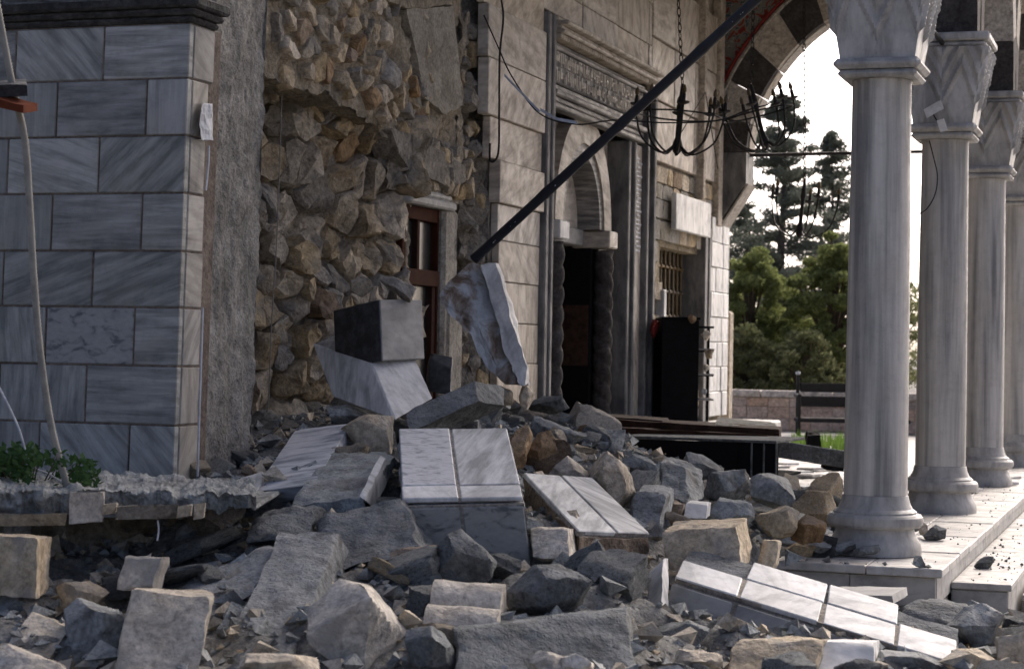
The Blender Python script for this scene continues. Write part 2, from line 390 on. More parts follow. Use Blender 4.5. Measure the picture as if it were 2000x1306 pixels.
# platform with slab paving and clad risers
pl = MB(); pl.box(-5.3, XE-.03, YF+.03, 26.0, -.455, -.055, .01)
platform = tag(pl.build('platform', M['riser']), kind='structure')
rs = random.Random(3)
y = YF - .035; j = 0
while y < 25.8:
    h = .62 if j else .42; x = XE + .03
    while x > -5.2:
        wd = .9 if x < XE+.01 else .46
        pm = MB(); dz = rs.uniform(-.003, .003)
        pm.box(max(x-wd, -5.25)+.003, x-.003, y+.003, min(y+h, 26)-.003, -.052+dz, dz, .006); pm.build('floor_slab', M['floor'], platform); x -= wd
    y += h; j += 1
x = XE - .012
while x > -4.6:
    pm = MB(); pm.box(x-.52, x-.004, YF+.012, YF+.04, -.235, -.058, .004); pm.build('riser_panel', M['riser'], platform)
    pm = MB(); pm.box(x-.52, x-.004, YF+.02, YF+.04, -.45, -.24, .004); pm.build('riser_panel', M['concrete'], platform); x -= .52
y = YF + .05
while y < 25:
    pm = MB(); pm.box(XE-.035, XE-.012, y, y+.796, -.235, -.058, .004); pm.build('riser_panel', M['riser'], platform); y += .8
def step(name, x0, x1, y0, y1, z, zb):
    m = MB(); m.box(x0, x1-.02, y0+.02, y1, zb, z-.045, .01); s = tag(m.build(name, M['riser']), kind='structure')
    y = y0
    while y < y1:
        q = MB(); q.box(x0, x1, y+.003, min(y+1.1, y1)-.003, z-.042, z, .006); q.build('tread_slab', M['floor'], s); y += 1.1
step('step', XE-.008, -.98, 13.0, 25.5, -.165, -.458)
step('lower_step', -.97, -.60, 13.8, 25.5, -.315, -.457)
ct = MB(); ct.box(-30, 30, 26.01, 42.0, -.45, -.012, .01); tag(ct.build('courtyard_paving', M['riser']), kind='structure')

# ================================================================== LEFT CLAD WALL
LX, LY = -4.94, 9.35
lean = rad(1.25)
def leanxf(p): return V((LX + (p.x-LX)*math.cos(lean) + (p.z-2.9)*math.sin(lean)*1.0, p.y, p.z))
lw = empty('marble_clad_wall', (-6, 9.6, -.45), 'grey blue marble clad wall end with bare concrete pier, left of the rubble', 'wall')
m = MB(); m.box(-9.0, LX-.006, LY+.007, 9.72, -.45, 2.96, .002); m.build('core', M['joint'], lw, xf=leanxf)
zs = [2.957, 2.668, 2.368, 2.065, 1.76, 1.462, 1.154, .843, .53, .22, -.09, -.4]
jx = [[25,197],[106,281],[10,188],[97,273],[3,178],[85,258],[-5,165],[73,249],[0,170],[80,250],[0,170]]
shift = [0,4,8,11,14,19,22,27,27,27,27]
rr = random.Random(5)
for k in range(len(zs)-1):
    yy = 100 + 112*k
    xsw = [PY(q+shift[k]+ (0 if k else 0), 400, LY).x for q in jx[k]]
    xsw = [LX] + sorted(xsw, reverse=True)
    while xsw[-1] > -8.4: xsw.append(xsw[-1]-.47)
    for a, b in zip(xsw[1:], xsw[:-1]):
        q = MB(); dp = rr.uniform(-.004, .003)
        q.box(a+.005, b-(.005 if b < LX else 0), LY+dp, LY+.048, zs[k+1]+.005, zs[k]-.005, .005)
        spot = (k == 5 and abs(b - xsw[1]) < .01)
        q.build('marble_panel', M['spot_y'] if spot else M[rr.choice(['marble_y','marble_y','marble_h','marble_v'])], lw, xf=leanxf)
    q = MB(); ye = 9.58 + rr.uniform(-.015, .03) + (.05 if k == 0 else 0)
    q.box(LX-.048, LX+.004, LY+.05, ye, zs[k+1]+.005, zs[k]-.005, .006); q.build('return_panel', M['marble_x'], lw, xf=leanxf)
for (pr, z0, z1) in ((.015, 2.962, 2.995), (.045, 2.997, 3.03), (.08, 3.032, 3.09)):
    q = MB(); q.box(-9, LX+pr, LY-pr, 9.66, z0, z1, .012); q.build('cornice_moulding', M['cornice'], lw, xf=leanxf)
q = MB(); q.grid(lambda u, v: V((-9 + (LX+9)*u, LY-.02+.32*v, 3.092 + .03*abs(fr(V((u*30, v*3, 1)), 1)))), 60, 4); q.build('mortar_bed', M['concrete'], lw, xf=leanxf)
# bare concrete pier beside it
def pier(u, v):
    yy = 9.66 + (10.34-9.66)*u; z = -.45 + 5.0*v
    e = .014*fr(V((yy*9, z*5, 2)), 1) + .025*fr(V((yy*2, z*1.1, 8)), 1) + .008*fr(V((yy*30, z*22, 5)), 1)
    if u < .06: e -= .03
    return V((LX - .035 + e, yy + .012*fr(V((z*6, u*3, 4)), 1), z))
q = MB(); q.grid(pier, 40, 260)
q.grid(lambda u, v: V((LX-.04-.9*u, 10.34+.012*fr(V((v*30, 3, 4)), 1), -.45+5*v)), 4, 60)
q.build('concrete_pier', M['concrete'], lw, xf=leanxf, smooth=40, recalc=False)
q = MB(); q.box(-6.6, LX-.09, 9.73, 10.32, -.45, 4.5); q.build('pier_core', M['concrete'], lw, xf=leanxf)
q = MB(); q.add(*[(disp([PX(404+p.x*11, 238+p.z*36, LX+.02+p.y*.015) for p in rockverts(77,'block',7,8,.3)[0]], 4, .012, 9)), rockverts(77,'block',7,8,.3)[1]]); q.build('plaster_fragment', M['whitepaint'], lw)
q = MB(); q.tube([PX(a, b, LX+.02) for a, b in ((408,285),(407,320),(402,372))], .006, 6); q.build('plaster_strip', M['whitepaint'], lw)
q = MB(); q.tube([PX(a, b, LX+.02) for a, b in ((396,600),(395,640),(393,700),(389,820),(386,930))], .006, 6); q.build('plaster_strip', M['whitepaint'], lw)

# conduit, cable, red eave, bush, slab
def cat_curve(pts, k=8):
    out = []
    n = len(pts)
    for i in range(n-1):
        p0, p1, p2, p3 = pts[max(i-1,0)], pts[i], pts[i+1], pts[min(i+2,n-1)]
        for j in range(k):
            t = j/k; out.append(.5*((2*p1)+(p2-p0)*t+(2*p0-5*p1+4*p2-p3)*t*t+(3*p1-p0-3*p2+p3)*t**3))
    return out + [pts[-1]]
hp = cat_curve([P(a, b, 9.35-.0001*b) for a, b in ((-30,-120),(0,40),(25,170),(48,270),(58,400),(66,540),(80,700),(102,840),(133,955))], 40)
q = MB(); q.tube(hp, [.0185 if i % 2 else .0155 for i in range(len(hp))], 10)
tag(q.build('conduit_hose', M['hose'], smooth=60), 'ribbed beige conduit hose hanging down in front of the marble wall', 'hose')
q = MB(); q.tube(cat_curve([P(a, b, 9.4) for a, b in ((-5,750),(18,795),(38,840),(60,905),(95,925),(122,942))]), .005, 6)
tag(q.build('white_cable', M['whitepaint']), 'thin white cable hanging over the bush at the marble wall', 'cable')
ev = empty('clay_tile_eave', P(-60, 200, 9.2), 'red clay eave end sticking in at the left edge of the photo', 'eave')
hero4('tile_bed', (-90,196,9.2), (54,188,9.2), (-90,172,9.2), (-90,186,9.45), M['cornice'], 3, parent=ev, chips=3, depth=.1, amp=.004, n=8)
hero4('clay_tile', (-90,172,9.12), (46,206,9.12), (-90,188,9.12), (-60,168,9.3), M['red'], 4, parent=ev, chips=3, depth=.12, amp=.004, n=8)
def leaves(mb, rnd, c, s, n, size, squash=1, flat=False):
    for _ in range(n):
        while True:
            d = V([rnd.uniform(-1,1) for _ in range(3)])
            if d.length < 1: break
        p = V(c) + V((d.x*s[0], d.y*s[1], d.z*s[2])); a = V([rnd.gauss(0,1) for _ in range(3)]).normalized(); b = a.orthogonal().normalized()
        z = size*rnd.uniform(.6, 1.3)
        mb.add([p-a*z, p+b*z*.5, p+a*z, p-b*z*.5], [(0,1,2,3)])
bu = empty('green_bush', P(60, 950, 9.6), 'small leafy green bush at the foot of the marble wall', 'bush')
rb = random.Random(8); q = MB(); s_ = MB()
for k in range(46):
    px = rb.choice([rb.uniform(-40,80), rb.uniform(-40, 85), rb.uniform(100,180)]); py = rb.uniform(880, 945) + (12 if px > 100 else 0) - (20 if px < 40 and rb.random() < .2 else 0)
    c = P(px, py, rb.uniform(9.2, 9.5)); leaves(q, rb, c, (.055,.055,.05), 26, .02)
    s_.tube([P(50 + .4*(px-50), 965, 9.5), c], [.005, .002], 5)
q.build('foliage', M['leaf_bush'], bu, recalc=False); s_.build('stem', M['bark'], bu)
# broken slab ledge in front of it
ledge = empty('broken_slab_ledge', P(200, 1040, 9.2), 'broken concrete ledge with jagged plaster edge over a dark hollow', 'ledge')
def ledge_fn(top):
    def f(u, v):
        px = -120 + 620*u; y0 = 950 + 20*u
        th = [66, 70, 76, 70, 46, 40, 34, 38, 46, 40, 30][min(10, int(u*10.99))] * .9
        fd = 8.95 + .25*u + .05*fr(V((u*14, 0, 3)), 1)
        base = P(px, y0 + 6*fr(V((u*18, v, 5)), 1), fd)
        return base, th*fd/FPX, fd, px
    return f
lf = ledge_fn(1)
def ltop(u, v):
    b, th, fd, px = lf(u, v); back = P(px, 940, 9.95); back.z = b.z + .02
    p = b.lerp(back, v); p.z += .018*fr(p, 3.1) + .020*fr(p, 13) + .012*abs(fr(p, 31)); return p
def lfront(u, v):
    b, th, fd, px = lf(u, 0); p = ltop(u, 0)
    f = V((-CF.x, -CF.y, 0)).normalized(); return p + V((0,0,-th*v)) - f*(.03*v) + f*(.03*fr(p + V((0,0,-th*v)), 9) + .015*fr(p + V((0,0,-th*v)), 27))*(1 if v > 0 else 0)
def lbot(u, v):
    p = lfront(u, 1); f = V((CF.x, CF.y, 0)).normalized(); return p + f*(1.1*v) + V((0,0,.0))
q = MB(); q.grid(ltop, 200, 22); q.grid(lfront, 200, 10); q.grid(lbot, 200, 3); q.build('slab', M['conc_grey'], ledge, smooth=35, recalc=False)
for k, (a, b, c, d_, mt) in enumerate(((133,200,962,1022,'lime_pale'),(200,225,985,1005,'lime_pale'),(-60,128,1004,1028,'lime'),(225,345,988,1014,'core_grey'),(345,372,988,1010,'lime_pale'),(376,398,985,1015,'lime_pale'))):
    hero4('plaster_piece', (a,d_,8.90), (b,d_-3,8.92), (a+4,c,8.88), (a+2,d_,8.97), M[mt], 900+k, chips=6, depth=.12, amp=.006, n=7, parent=ledge)
q = MB(); q.grid(lambda u, v: P(-150+700*u, 1010+260*v, 9.95 + .1*fr(V((u*9, v*5, 1)), 1)), 40, 16); q.build('hollow_back', M['mortar'], ledge, smooth=30, recalc=False)
q = MB(); q.tube(cat_curve([P(a, b, 8.95) for a, b in ((308,1015),(310,1035),(307,1055))]), .004, 5); q.build('wire_end', M['whitepaint'], ledge)

# ================================================================== MOSQUE WALL : exposed rubble
mw = empty('rubble_stone_wall', (-5.6, 13, -.4), 'broken mosque wall showing beige rubble stones, between concrete pier and marble facade', 'wall')
def clip(poly, n, o):
    out = []
    for i in range(len(poly)):
        a, b = poly[i], poly[(i+1) % len(poly)]; da, db = a[0]*n[0]+a[1]*n[1]-o, b[0]*n[0]+b[1]*n[1]-o
        if da <= 0: out.append(a)
        if (da < 0 < db) or (db < 0 < da):
            t = da/(da-db); out.append((a[0]+(b[0]-a[0])*t, a[1]+(b[1]-a[1])*t))
    return out
def voronoi(pts, box):
    cells = []
    for i, p in enumerate(pts):
        poly = [(box[0],box[2]),(box[1],box[2]),(box[1],box[3]),(box[0],box[3])]
        for j, q in enumerate(pts):
            if i == j: continue
            n = (q[0]-p[0], q[1]-p[1])
            if n[0]**2+n[1]**2 > 2.0: continue
            poly = clip(poly, n, (n[0]*(p[0]+q[0]) + n[1]*(p[1]+q[1]))/2)
            if len(poly) < 3: break
        cells.append(poly)
    return cells
def stone_from(poly, mp, seed, h, gap, amp, mat, parent, name='stone', back=.12, dome=.84):
    n = len(poly)
    if n < 3: return
    cx = sum(p[0] for p in poly)/n; cy = sum(p[1] for p in poly)/n
    per = []
    for i in range(n):
        a, b = poly[i], poly[(i+1)%n]; k = max(1, int(math.hypot(b[0]-a[0], b[1]-a[1])/.055))
        per += [(a[0]+(b[0]-a[0])*t/k, a[1]+(b[1]-a[1])*t/k) for t in range(k)]
    sz = max(math.hypot(p[0]-cx, p[1]-cy) for p in per)
    if sz < .02: return
    s0 = max(.5, 1 - gap/sz); rnd = random.Random(seed); tu, tv = rnd.uniform(-.35,.35), rnd.uniform(-.35,.35)
    rings = []; N = len(per)
    for sc_, hh in ((s0, -back), (s0, h*.35), (s0*.93, h*.8), (s0*dome, h*1.0), (s0*dome*.5, h*1.05)):
        rings.append([(cx+(p[0]-cx)*sc_, cy+(p[1]-cy)*sc_, hh + (tu*(p[0]-cx)+tv*(p[1]-cy))*sc_*(hh > 0)) for p in per])
    vs = [mp(*p) for r in rings for p in r] + [mp(cx, cy, h*1.05)]
    fs = [(r*N+i, r*N+(i+1)%N, (r+1)*N+(i+1)%N, (r+1)*N+i) for r in range(4) for i in range(N)] + [(4*N+i, 4*N+(i+1)%N, 5*N) for i in range(N)]
    q = MB(); q.add(disp(vs, seed, amp, 7), fs); return q.build(name, mat, parent, smooth=38)
def jitter_pts(rnd, box, n, asp=1.0, tries=25, sizef=None):
    pts = []
    for _ in range(n):
        best = None; bd = -1
        for _ in range(tries):
            p = (rnd.uniform(box[0], box[1]), rnd.uniform(box[2], box[3]))
            d = min([math.hypot(p[0]-q[0], (p[1]-q[1])*asp) for q in pts] or [9])
            if sizef: d /= sizef(p)
            if d > bd: best, bd = p, d
        pts.append(best)
    return pts
# diagonal broken face from the pier (deep) to the window (flush)
A_ = V((-5.86, 12.05, 0)); B_ = V((-5.38, 13.64, 0)); dU = (B_-A_).normalized(); LU = (B_-A_).length; nU = V((dU.y, -dU.x, 0))
def mpA(u, z, h):
    lean_ = .10*max(0, 1.6-z); bul = .13*fr(V((u*1.9, z*1.6, 7)), 1)
    return A_ + dU*u + nU*(h + lean_ + bul - .08) + V((0,0,z))
rw = random.Random(21)
bx = (-.45, LU+.02, -.1, 3.25)
sizeA = lambda p: .55 + .9*max(0, 1 - p[1]/1.7)*max(0, 1-p[0]/.9) + .25*(1 if 1.9 < p[1] < 2.9 else 0)
pts = jitter_pts(rw, bx, 150, tries=9, sizef=sizeA)
for i, c in enumerate(voronoi(pts, bx)):
    p = pts[i]
    hh = rw.uniform(.03, .20) * (1.25 if p[1] < 1.5 else 1)
    mt = rw.choices(['core', 'core_grey', 'lime_brown'], [.74, .23, .03])[0]
    stone_from(c, mpA, 300+i, hh*.8+.02, .008+.02*rw.random(), .042, M[mt], mw, back=.1)
q = MB(); q.grid(lambda u, v: mpA(-.9+(LU+1.0)*u, -.4+3.7*v, .028 + .05*fr(V((u*6, v*15, 3)), 1) + .02*fr(V((u*20, v*50, 3)), 1)), 70, 170); q.build('mortar_backing', M['mortar'], mw, smooth=40, recalc=False)
# upper skin, flush wall: small stones in thick mortar
def lowedge(Y): # lower broken edge of the upper skin
    return 2.93 + .05*fr(V((Y*5, 1, 1)), 1) if Y < 12.15 else (2.93 - (Y-12.15)*.13 + .06*fr(V((Y*4, 1, 1)), 1))
def upsk(u, v):
    Y = 10.5 + 4.25*u; zl = lowedge(Y); z = zl + (5.2-zl)*v
    return V((WX - .03 + .05*fr(V((Y*3, z*3, 2)), 1) + (.03*fr(V((Y*9, z*9, 5)), 1)), Y, z))
q = MB(); q.grid(upsk, 120, 60)
q.grid(lambda u, v: V((WX-.03-1.2*v, 10.5+4.25*u, lowedge(10.5+4.25*u) + .05*fr(V((u*30, v*12, 9)), 1)*(1 if v > 0 else 0) + .1*v)), 80, 14)
q.build('upper_mortar_skin', M['mortar'], mw, smooth=40, recalc=False)
mpB = lambda u, z, h: V((WX + h - .01, u, z))
bxB = (11.25, 13.95, 2.78, 4.6); pts = jitter_pts(rw, bxB, 150, asp=.62)
for i, c in enumerate(voronoi(pts, bxB)):
    p = pts[i]
    if p[1] < lowedge(p[0])+.05 or (p[0] > 13.2 and p[1] > 3.3 and rw.random() < .6): continue
    stone_from(c, mpB, 600+i, rw.uniform(.012, .06), .035+.035*rw.random(), .02, M[rw.choices(['core','core_grey','lime_brown'],[.68,.2,.12])[0]], mw, back=.05)
# stones just under the skin, between the diagonal face and the plaster
mpC = lambda u, z, h: V((WX - .05 + h + .05*fr(V((u*2, z*2, 4)), 1), u, z))
bxC = (13.45, 14.95, 2.45, 2.86); pts = jitter_pts(rw, bxC, 46, asp=.75)
for i, c in enumerate(voronoi(pts, bxC)):
    stone_from(c, mpC, 800+i, rw.uniform(.02, .09), .014, .016, M[rw.choices(['core','core_grey'],[.75,.25])[0]], mw, back=.08)
q = MB(); q.grid(lambda u, v: V((WX-.08+.03*fr(V((u*9, v*9, 4)), 1), 13.35+1.6*u+.08*fr(V((v*6,1,1)),1)*(1-u), 2.42+.6*v)), 30, 14); q.build('mortar_backing', M['mortar'], mw, recalc=False)
# plaster sheets left on the wall and the slanting lintel beam
def patch(name, poly, X, th, mat, seed, parent=mw, amp=.02):
    pp = []
    for i in range(len(poly)):
        a, b = PX(*poly[i], X), PX(*poly[(i+1)%len(poly)], X); k = max(1, int((b-a).length/.07))
        for t in range(k):
            p = a.lerp(b, t/k); p += V((0, fr(p+V((seed,0,0)), 6)*amp, fr(p+V((0,seed,0)), 6)*amp)); pp.append(p)
    q = MB(); q.prism(pp, (-th, 0, 0)); return q.build(name, mat, parent)
patch('plaster_sheet', [(795,20),(885,10),(898,130),(905,205),(868,222),(830,190),(812,100)], WX+.03, .09, M['plaster'], 3)
patch('plaster_sheet', [(745,-40),(880,-40),(884,8),(800,18),(760,5)], WX+.04, .09, M['mortar'], 9)
patch('lintel_beam', [(764,252),(800,262),(905,322),(912,352),(885,368),(800,330),(780,300)], WX+.035, .2, M['core_grey'], 5)
# jamb beside the window and the cracked strip
def crack(u, v):
    Y = 14.62 + .75*u; z = -.2 + 5.4*v; g = abs(u-.5)*2
    return V((WX - .22 + .20*g**2 + .09*fr(V((Y*5, z*2.2, 3)), 1) + .04*fr(V((Y*14, z*9, 6)), 1), Y, z))
q = MB(); q.grid(crack, 26, 130); q.build('cracked_strip', M['core_grey'], mw, smooth=42, recalc=False)
rk = random.Random(4)
for k in range(34):
    px = rk.uniform(884, 936); py = rk.uniform(20, 760); c = PX(px, py, WX-.10)
    vs, fs = rockverts(1200+k, 'boulder', 6, 6); s1 = rk.uniform(.04,.11)
    q = MB(); q.add(disp([c + V((p.x*s1, p.y*s1, p.z*s1*rk.uniform(.98,1.02))) for p in vs], k, .02, 9), fs); q.build('loose_wall_stone', M[rk.choice(['core','core_grey','core_grey'])], mw, smooth=35)
q = MB(); q.box(-8, -7.0, 10.6, 15.4, -.4, 5.2); q.build('wall_core', M['mortar'], mw)
q = MB(); q.box(WX-.3, WX+.0, 14.35, 14.66, .2, 2.35, .03); q.build('window_jamb', M['plaster'], mw)
q = MB(); q.box(WX-.1, WX+.02, 14.42, 14.74, .2, 1.75, .02); q.build('plaster_sheet', M['plaster'], mw)
# timber window
win = empty('timber_window', (WX-.1, 14.0, .4), 'brown timber window frame with dark panes in the rubble wall', 'window')
w0, w1 = PX(792,560,WX-.02).y, PX(868,560,WX-.02).y
zt = 2.33
wf = MB(); wf.box(WX-.14, WX-.05, w0, w0+.07, .3, zt); wf.box(WX-.14, WX-.05, w1-.09, w1, .3, zt); wf.box(WX-.14, WX-.05, w0+.07, w1-.09, zt-.10, zt); wf.build('frame', M['wood'], win)
ym = (w0+w1)/2 - .06
q = MB(); q.box(WX-.13, WX-.03, w0+.07, w1-.09, 1.74, 1.86); q.build('transom', M['wood'], win)
q = MB(); q.box(WX-.13, WX-.06, ym-.02, ym+.03, 1.86, zt-.1); q.build('mullion', M['wood'], win)
q = MB(); q.box(WX-.13, WX-.06, w0+.07, w0+.14, .3, 1.74); q.box(WX-.13, WX-.06, w1-.16, w1-.09, .3, 1.74); q.build('casement', M['wood'], win)
for (a, b, c, d_) in ((w0+.07, ym-.02, 1.86, zt-.1), (ym+.03, w1-.09, 1.86, zt-.1), (w0+.14, w1-.16, .3, 1.74)):
    q = MB(); q.box(WX-.115, WX-.105, a, b, c, d_, .001); q.build('pane', M['glass'], win)
q = MB(); q.box(WX-.12, WX+.03, w0-.02, w1+.12, zt+.005, zt+.07, .015); q.box(WX-.12, WX+.0, w0, w1+.1, zt+.072, zt+.13, .02); q.build('lintel', M['paint'], win)

# ================================================================== MARBLE FACADE + PORTAL
fa = empty('marble_facade', (WX, 19, .0), 'warm grey marble clad mosque facade beside and above the carved doorway', 'facade')
q = MB(); q.box(-8, WX-.62, 15.3, 25.0, -.2, 7.0); q.build('wall_core', M['mortar'], fa)
q = MB(); q.box(WX-.6, WX-.02, 15.42, 16.62, -.2, 5.6); q.box(WX-.6, WX-.02, 16.64, 20.40, 4.25, 5.6); q.box(WX-.6, WX-.02, 20.42, 24.4, 2.95, 6.9); q.build('wall_body', M['core_grey'], fa)
rows = [.0, .46, .81, 1.15, 1.49, 1.83, 2.17, 2.47, 2.82, 3.16, 3.62, 4.05, 4.5, 4.95, 5.4]
rf = random.Random(12)
for k in range(len(rows)-1):
    z0, z1 = rows[k], rows[k+1]
    pxl = {9: 945, 10: 943, 11: 940, 8: 956, 7: 970, 6: 975}.get(k, 978)
    y0 = PX(pxl, 300, WX+.05).y
    for a, b in ((y0, 16.60),):
        q = MB(); q.box(WX-.015, WX+.05+rf.uniform(-.006,.006)+(.03 if k in (9,10,7) else 0), a, b-.004, z0+.003, z1-.003, .006); q.build('marble_panel', M['marble_facade'], fa)
for k in range(10, len(rows)-1):           # panels above the portal
    yy = 16.605
    if rows[k+1] < 4.3: continue
    while yy < 20.3:
        q = MB(); q.box(WX-.015, WX+.04+rf.uniform(-.005,.005), yy, min(yy+1.22, 20.4)-.005, max(rows[k], 4.27)+.003, rows[k+1]-.003, .006); q.build('marble_panel', M['marble_facade'], fa); yy += 1.225
# portal
po = empty('carved_portal', (WX, 18.4, .5), 'carved marble doorway with inscribed lintel, arch and twisted dark columns', 'portal')
def mould(name, y0, y1, z0, z1, proj, mat, vertical=True, nrib=4, parent=po):
    q = MB(); W = (y1-y0) if vertical else (z1-z0); prof = [0, .05, .03, .08, .05, .03, .07, .02]
    for i in range(nrib):
        a = (y0 if vertical else z0) + W*i/nrib; b = a + W/nrib*.94; pr = proj*(1 - .35*(i % 2)) * (1.0 if i not in (0, nrib-1) else .8)
        if vertical: q.box(WX-.24, WX+pr, a, b, z0, z1, .012)
        else: q.box(WX-.03, WX+pr, y0, y1, a, b, .012)
    return q.build(name, mat, parent)
YL, YR = 16.62, 20.40
mould('frame_pilaster', YL, YL+.24, .3, 4.24, .12, M['moulding'], True, 3)
mould('frame_pilaster', YR-.36, YR, .3, 3.95, .14, M['moulding'], True, 4)
mould('frame_pilaster', YR-.98, YR-.66, .3, 3.40, .10, M['moulding'], True, 4)
q = MB(); q.box(WX-.03, WX+.05, YR-.655, YR-.365, .3, 3.40, .01); q.build('frame_panel', M['marble_facade'], po)
q = MB()
for k in range(22):
    z = 2.3+.045*k; q.box(WX+.05, WX+.062, YR-.62+.04*math.sin(k*1.7), YR-.44+.05*math.sin(k*2.3), z, z+.022, .004)
q.build('carved_lettering', M['whitepaint'], po)
yb0, yb1 = YL+.245, YR-.40
mould('cornice', yb0-.0, YR+.02, 4.09, 4.24, .20, M['marble_facade'], False, 4)
q = MB()
for k in range(int((yb1-yb0)/.07)): q.box(WX, WX+.135, yb0+.07*k, yb0+.07*k+.045, 4.035, 4.085, .01)
q.build('dentil_course', M['marble_facade'], po)
mould('banded_lintel', yb0, yb1+.1, 3.955, 4.03, .10, M['band'], False, 2)
mould('banded_lintel', yb0, yb1+.05, 3.43, 3.655, .10, M['band'], False, 4)
q = MB(); q.box(WX-.03, WX+.055, yb0, yb1, 3.66, 3.95, .01); q.build('inscription_panel', M['moulding'], po)
q = MB(); rq = random.Random(17); yy = yb0+.03
while yy < yb1-.06:                         # square-letter carved band, raised strokes
    for (za, zb) in ((3.675, 3.80), (3.815, 3.94)):
        t = rq.random(); z0, z1 = za + rq.choice([0, .0, .03]), zb - rq.choice([0, .0, .035])
        q.box(WX+.05, WX+.072, yy, yy+.018, z0, z1, .003)
        if t < .55: q.box(WX+.05, WX+.0715, yy+.018, yy+.062, rq.choice([z0, z1-.018, (z0+z1)/2]), 0, .003) if False else q.box(WX+.05, WX+.0715, yy+.019, yy+.05, (zz := rq.choice([z0, z1-.02, (z0+z1)/2])), zz+.018, .003)
        if t < .25: q.box(WX+.05, WX+.0710, yy+.034, yy+.05, za+.04, zb-.035, .003)
    yy += .056
q.build('carved_inscription', M['marble_facade'], po)
# recessed field with arch
CY = 18.2; ZSP = 2.46
def arcpts(r, cy, z0, n=20, rise=1.12): return [(cy - r*math.cos(math.pi*i/n), z0 + rise*r*math.sin(math.pi*i/n)) for i in range(n+1)]
RI, RO = .70, .95
q = MB(); XF = WX-.05
def ringface(X, X2, ri, ro, parent, name, mat, n=20, seg=None):
    m_ = MB(); a, b = arcpts(ri, CY, ZSP, n), arcpts(ro, CY, ZSP, n)
    for i in range(n):
        m_.add([(X, *a[i]), (X, *a[i+1]), (X, *b[i+1]), (X, *b[i]), (X2, *a[i]), (X2, *a[i+1]), (X2, *b[i+1]), (X2, *b[i])],
               [(0,1,2,3),(4,5,6,7),(0,1,5,4),(3,2,6,7)] + ([(0,3,7,4)] if i == 0 else []) + ([(1,2,6,5)] if i == n-1 else []))
    return m_.build(name, mat, parent, smooth=35)
vb = arcpts(RO, CY, ZSP, 20)
fld = MB()
top = 3.425; yl, yr = yb0, YR-.985
poly = [(yl, ZSP)] + vb + [(yr, ZSP), (yr, top), (yl, top)]
for i in range(20):
    a, b = vb[i], vb[i+1]; fld.add([(XF-.10, a[0], a[1]), (XF-.10, b[0], b[1]), (XF-.10, b[0], top), (XF-.10, a[0], top)], [(0,1,2,3)])
fld.add([(XF-.10, yl, .3), (XF-.10, CY-RO, .3), (XF-.10, CY-RO, top), (XF-.10, yl, top)], [(0,1,2,3)])
fld.add([(XF-.10, CY+RO, .3), (XF-.10, yr, .3), (XF-.10, yr, top), (XF-.10, CY+RO, top)], [(0,1,2,3)])
fld.build('niche_field', M['marble_facade'], po, recalc=False)
ringface(XF+.03, XF-.5, RI, RO-.003, po, 'door_arch', M['marble_facade'])
ringface(XF+.01, XF-.45, RI-.10, RI-.003, po, 'inner_arch', M['band'])
q = MB(); t_ = arcpts(RI-.1, CY, ZSP, 20); q.add([(XF-.22, *p) for p in t_], [tuple(range(21))]); q.build('tympanum', M['marble_facade'], po)
q = MB(); q.box(XF-.42, XF-.16, CY-RI+.08, CY+RI-.08, 2.30, 2.46, .01); q.build('door_lintel', M['marble_grey'], po)
for s in (-1, 1):
    yc = CY + s*(RI+.13)
    q = MB(); q.box(XF-.3, XF+.09, yc-.15, yc+.15, 2.285, 2.455, .012); q.build('impost_block', M['marble_white'] if s < 0 else M['marble_facade'], po)
    q = MB(); prof = [(.088, .5 + i*.0125) for i in range(int(1.78/.0125))]
    q.lathe((XF-.01, yc, 0), prof, 36, twist=lambda r, z, a, s=s: r*(.88 + .26*abs(math.sin(a + s*z*17)))); q.build('twisted_column', M['dark_vous'], po, smooth=50)
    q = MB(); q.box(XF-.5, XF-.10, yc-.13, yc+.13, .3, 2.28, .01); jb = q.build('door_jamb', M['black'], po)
    if s > 0: q = MB(); q.box(XF-.48, XF-.12, yc-.138, yc-.131, 1.12, 1.72, .003); q.build('jamb_panel', M['plank'], jb)
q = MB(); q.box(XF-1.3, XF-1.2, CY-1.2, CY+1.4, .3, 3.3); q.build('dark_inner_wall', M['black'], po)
q = MB(); q.box(XF-.62, XF-.51, CY+RI-.14, CY+RI+.04, .45, 2.3, .01); q.build('door_post', M['black'], po)
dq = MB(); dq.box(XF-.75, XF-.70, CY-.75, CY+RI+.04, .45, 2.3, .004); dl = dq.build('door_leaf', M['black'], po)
q = MB(); q.box(XF-.698, XF-.69, CY-.65, CY+RI-.16, 1.15, 1.72, .004); q.build('door_panel', M['plank'], dl)
q = MB(); q.box(XF-.8, XF+.25, CY-1.0, CY+1.0, .34, .49, .02); q.build('threshold', M['riser'], po)

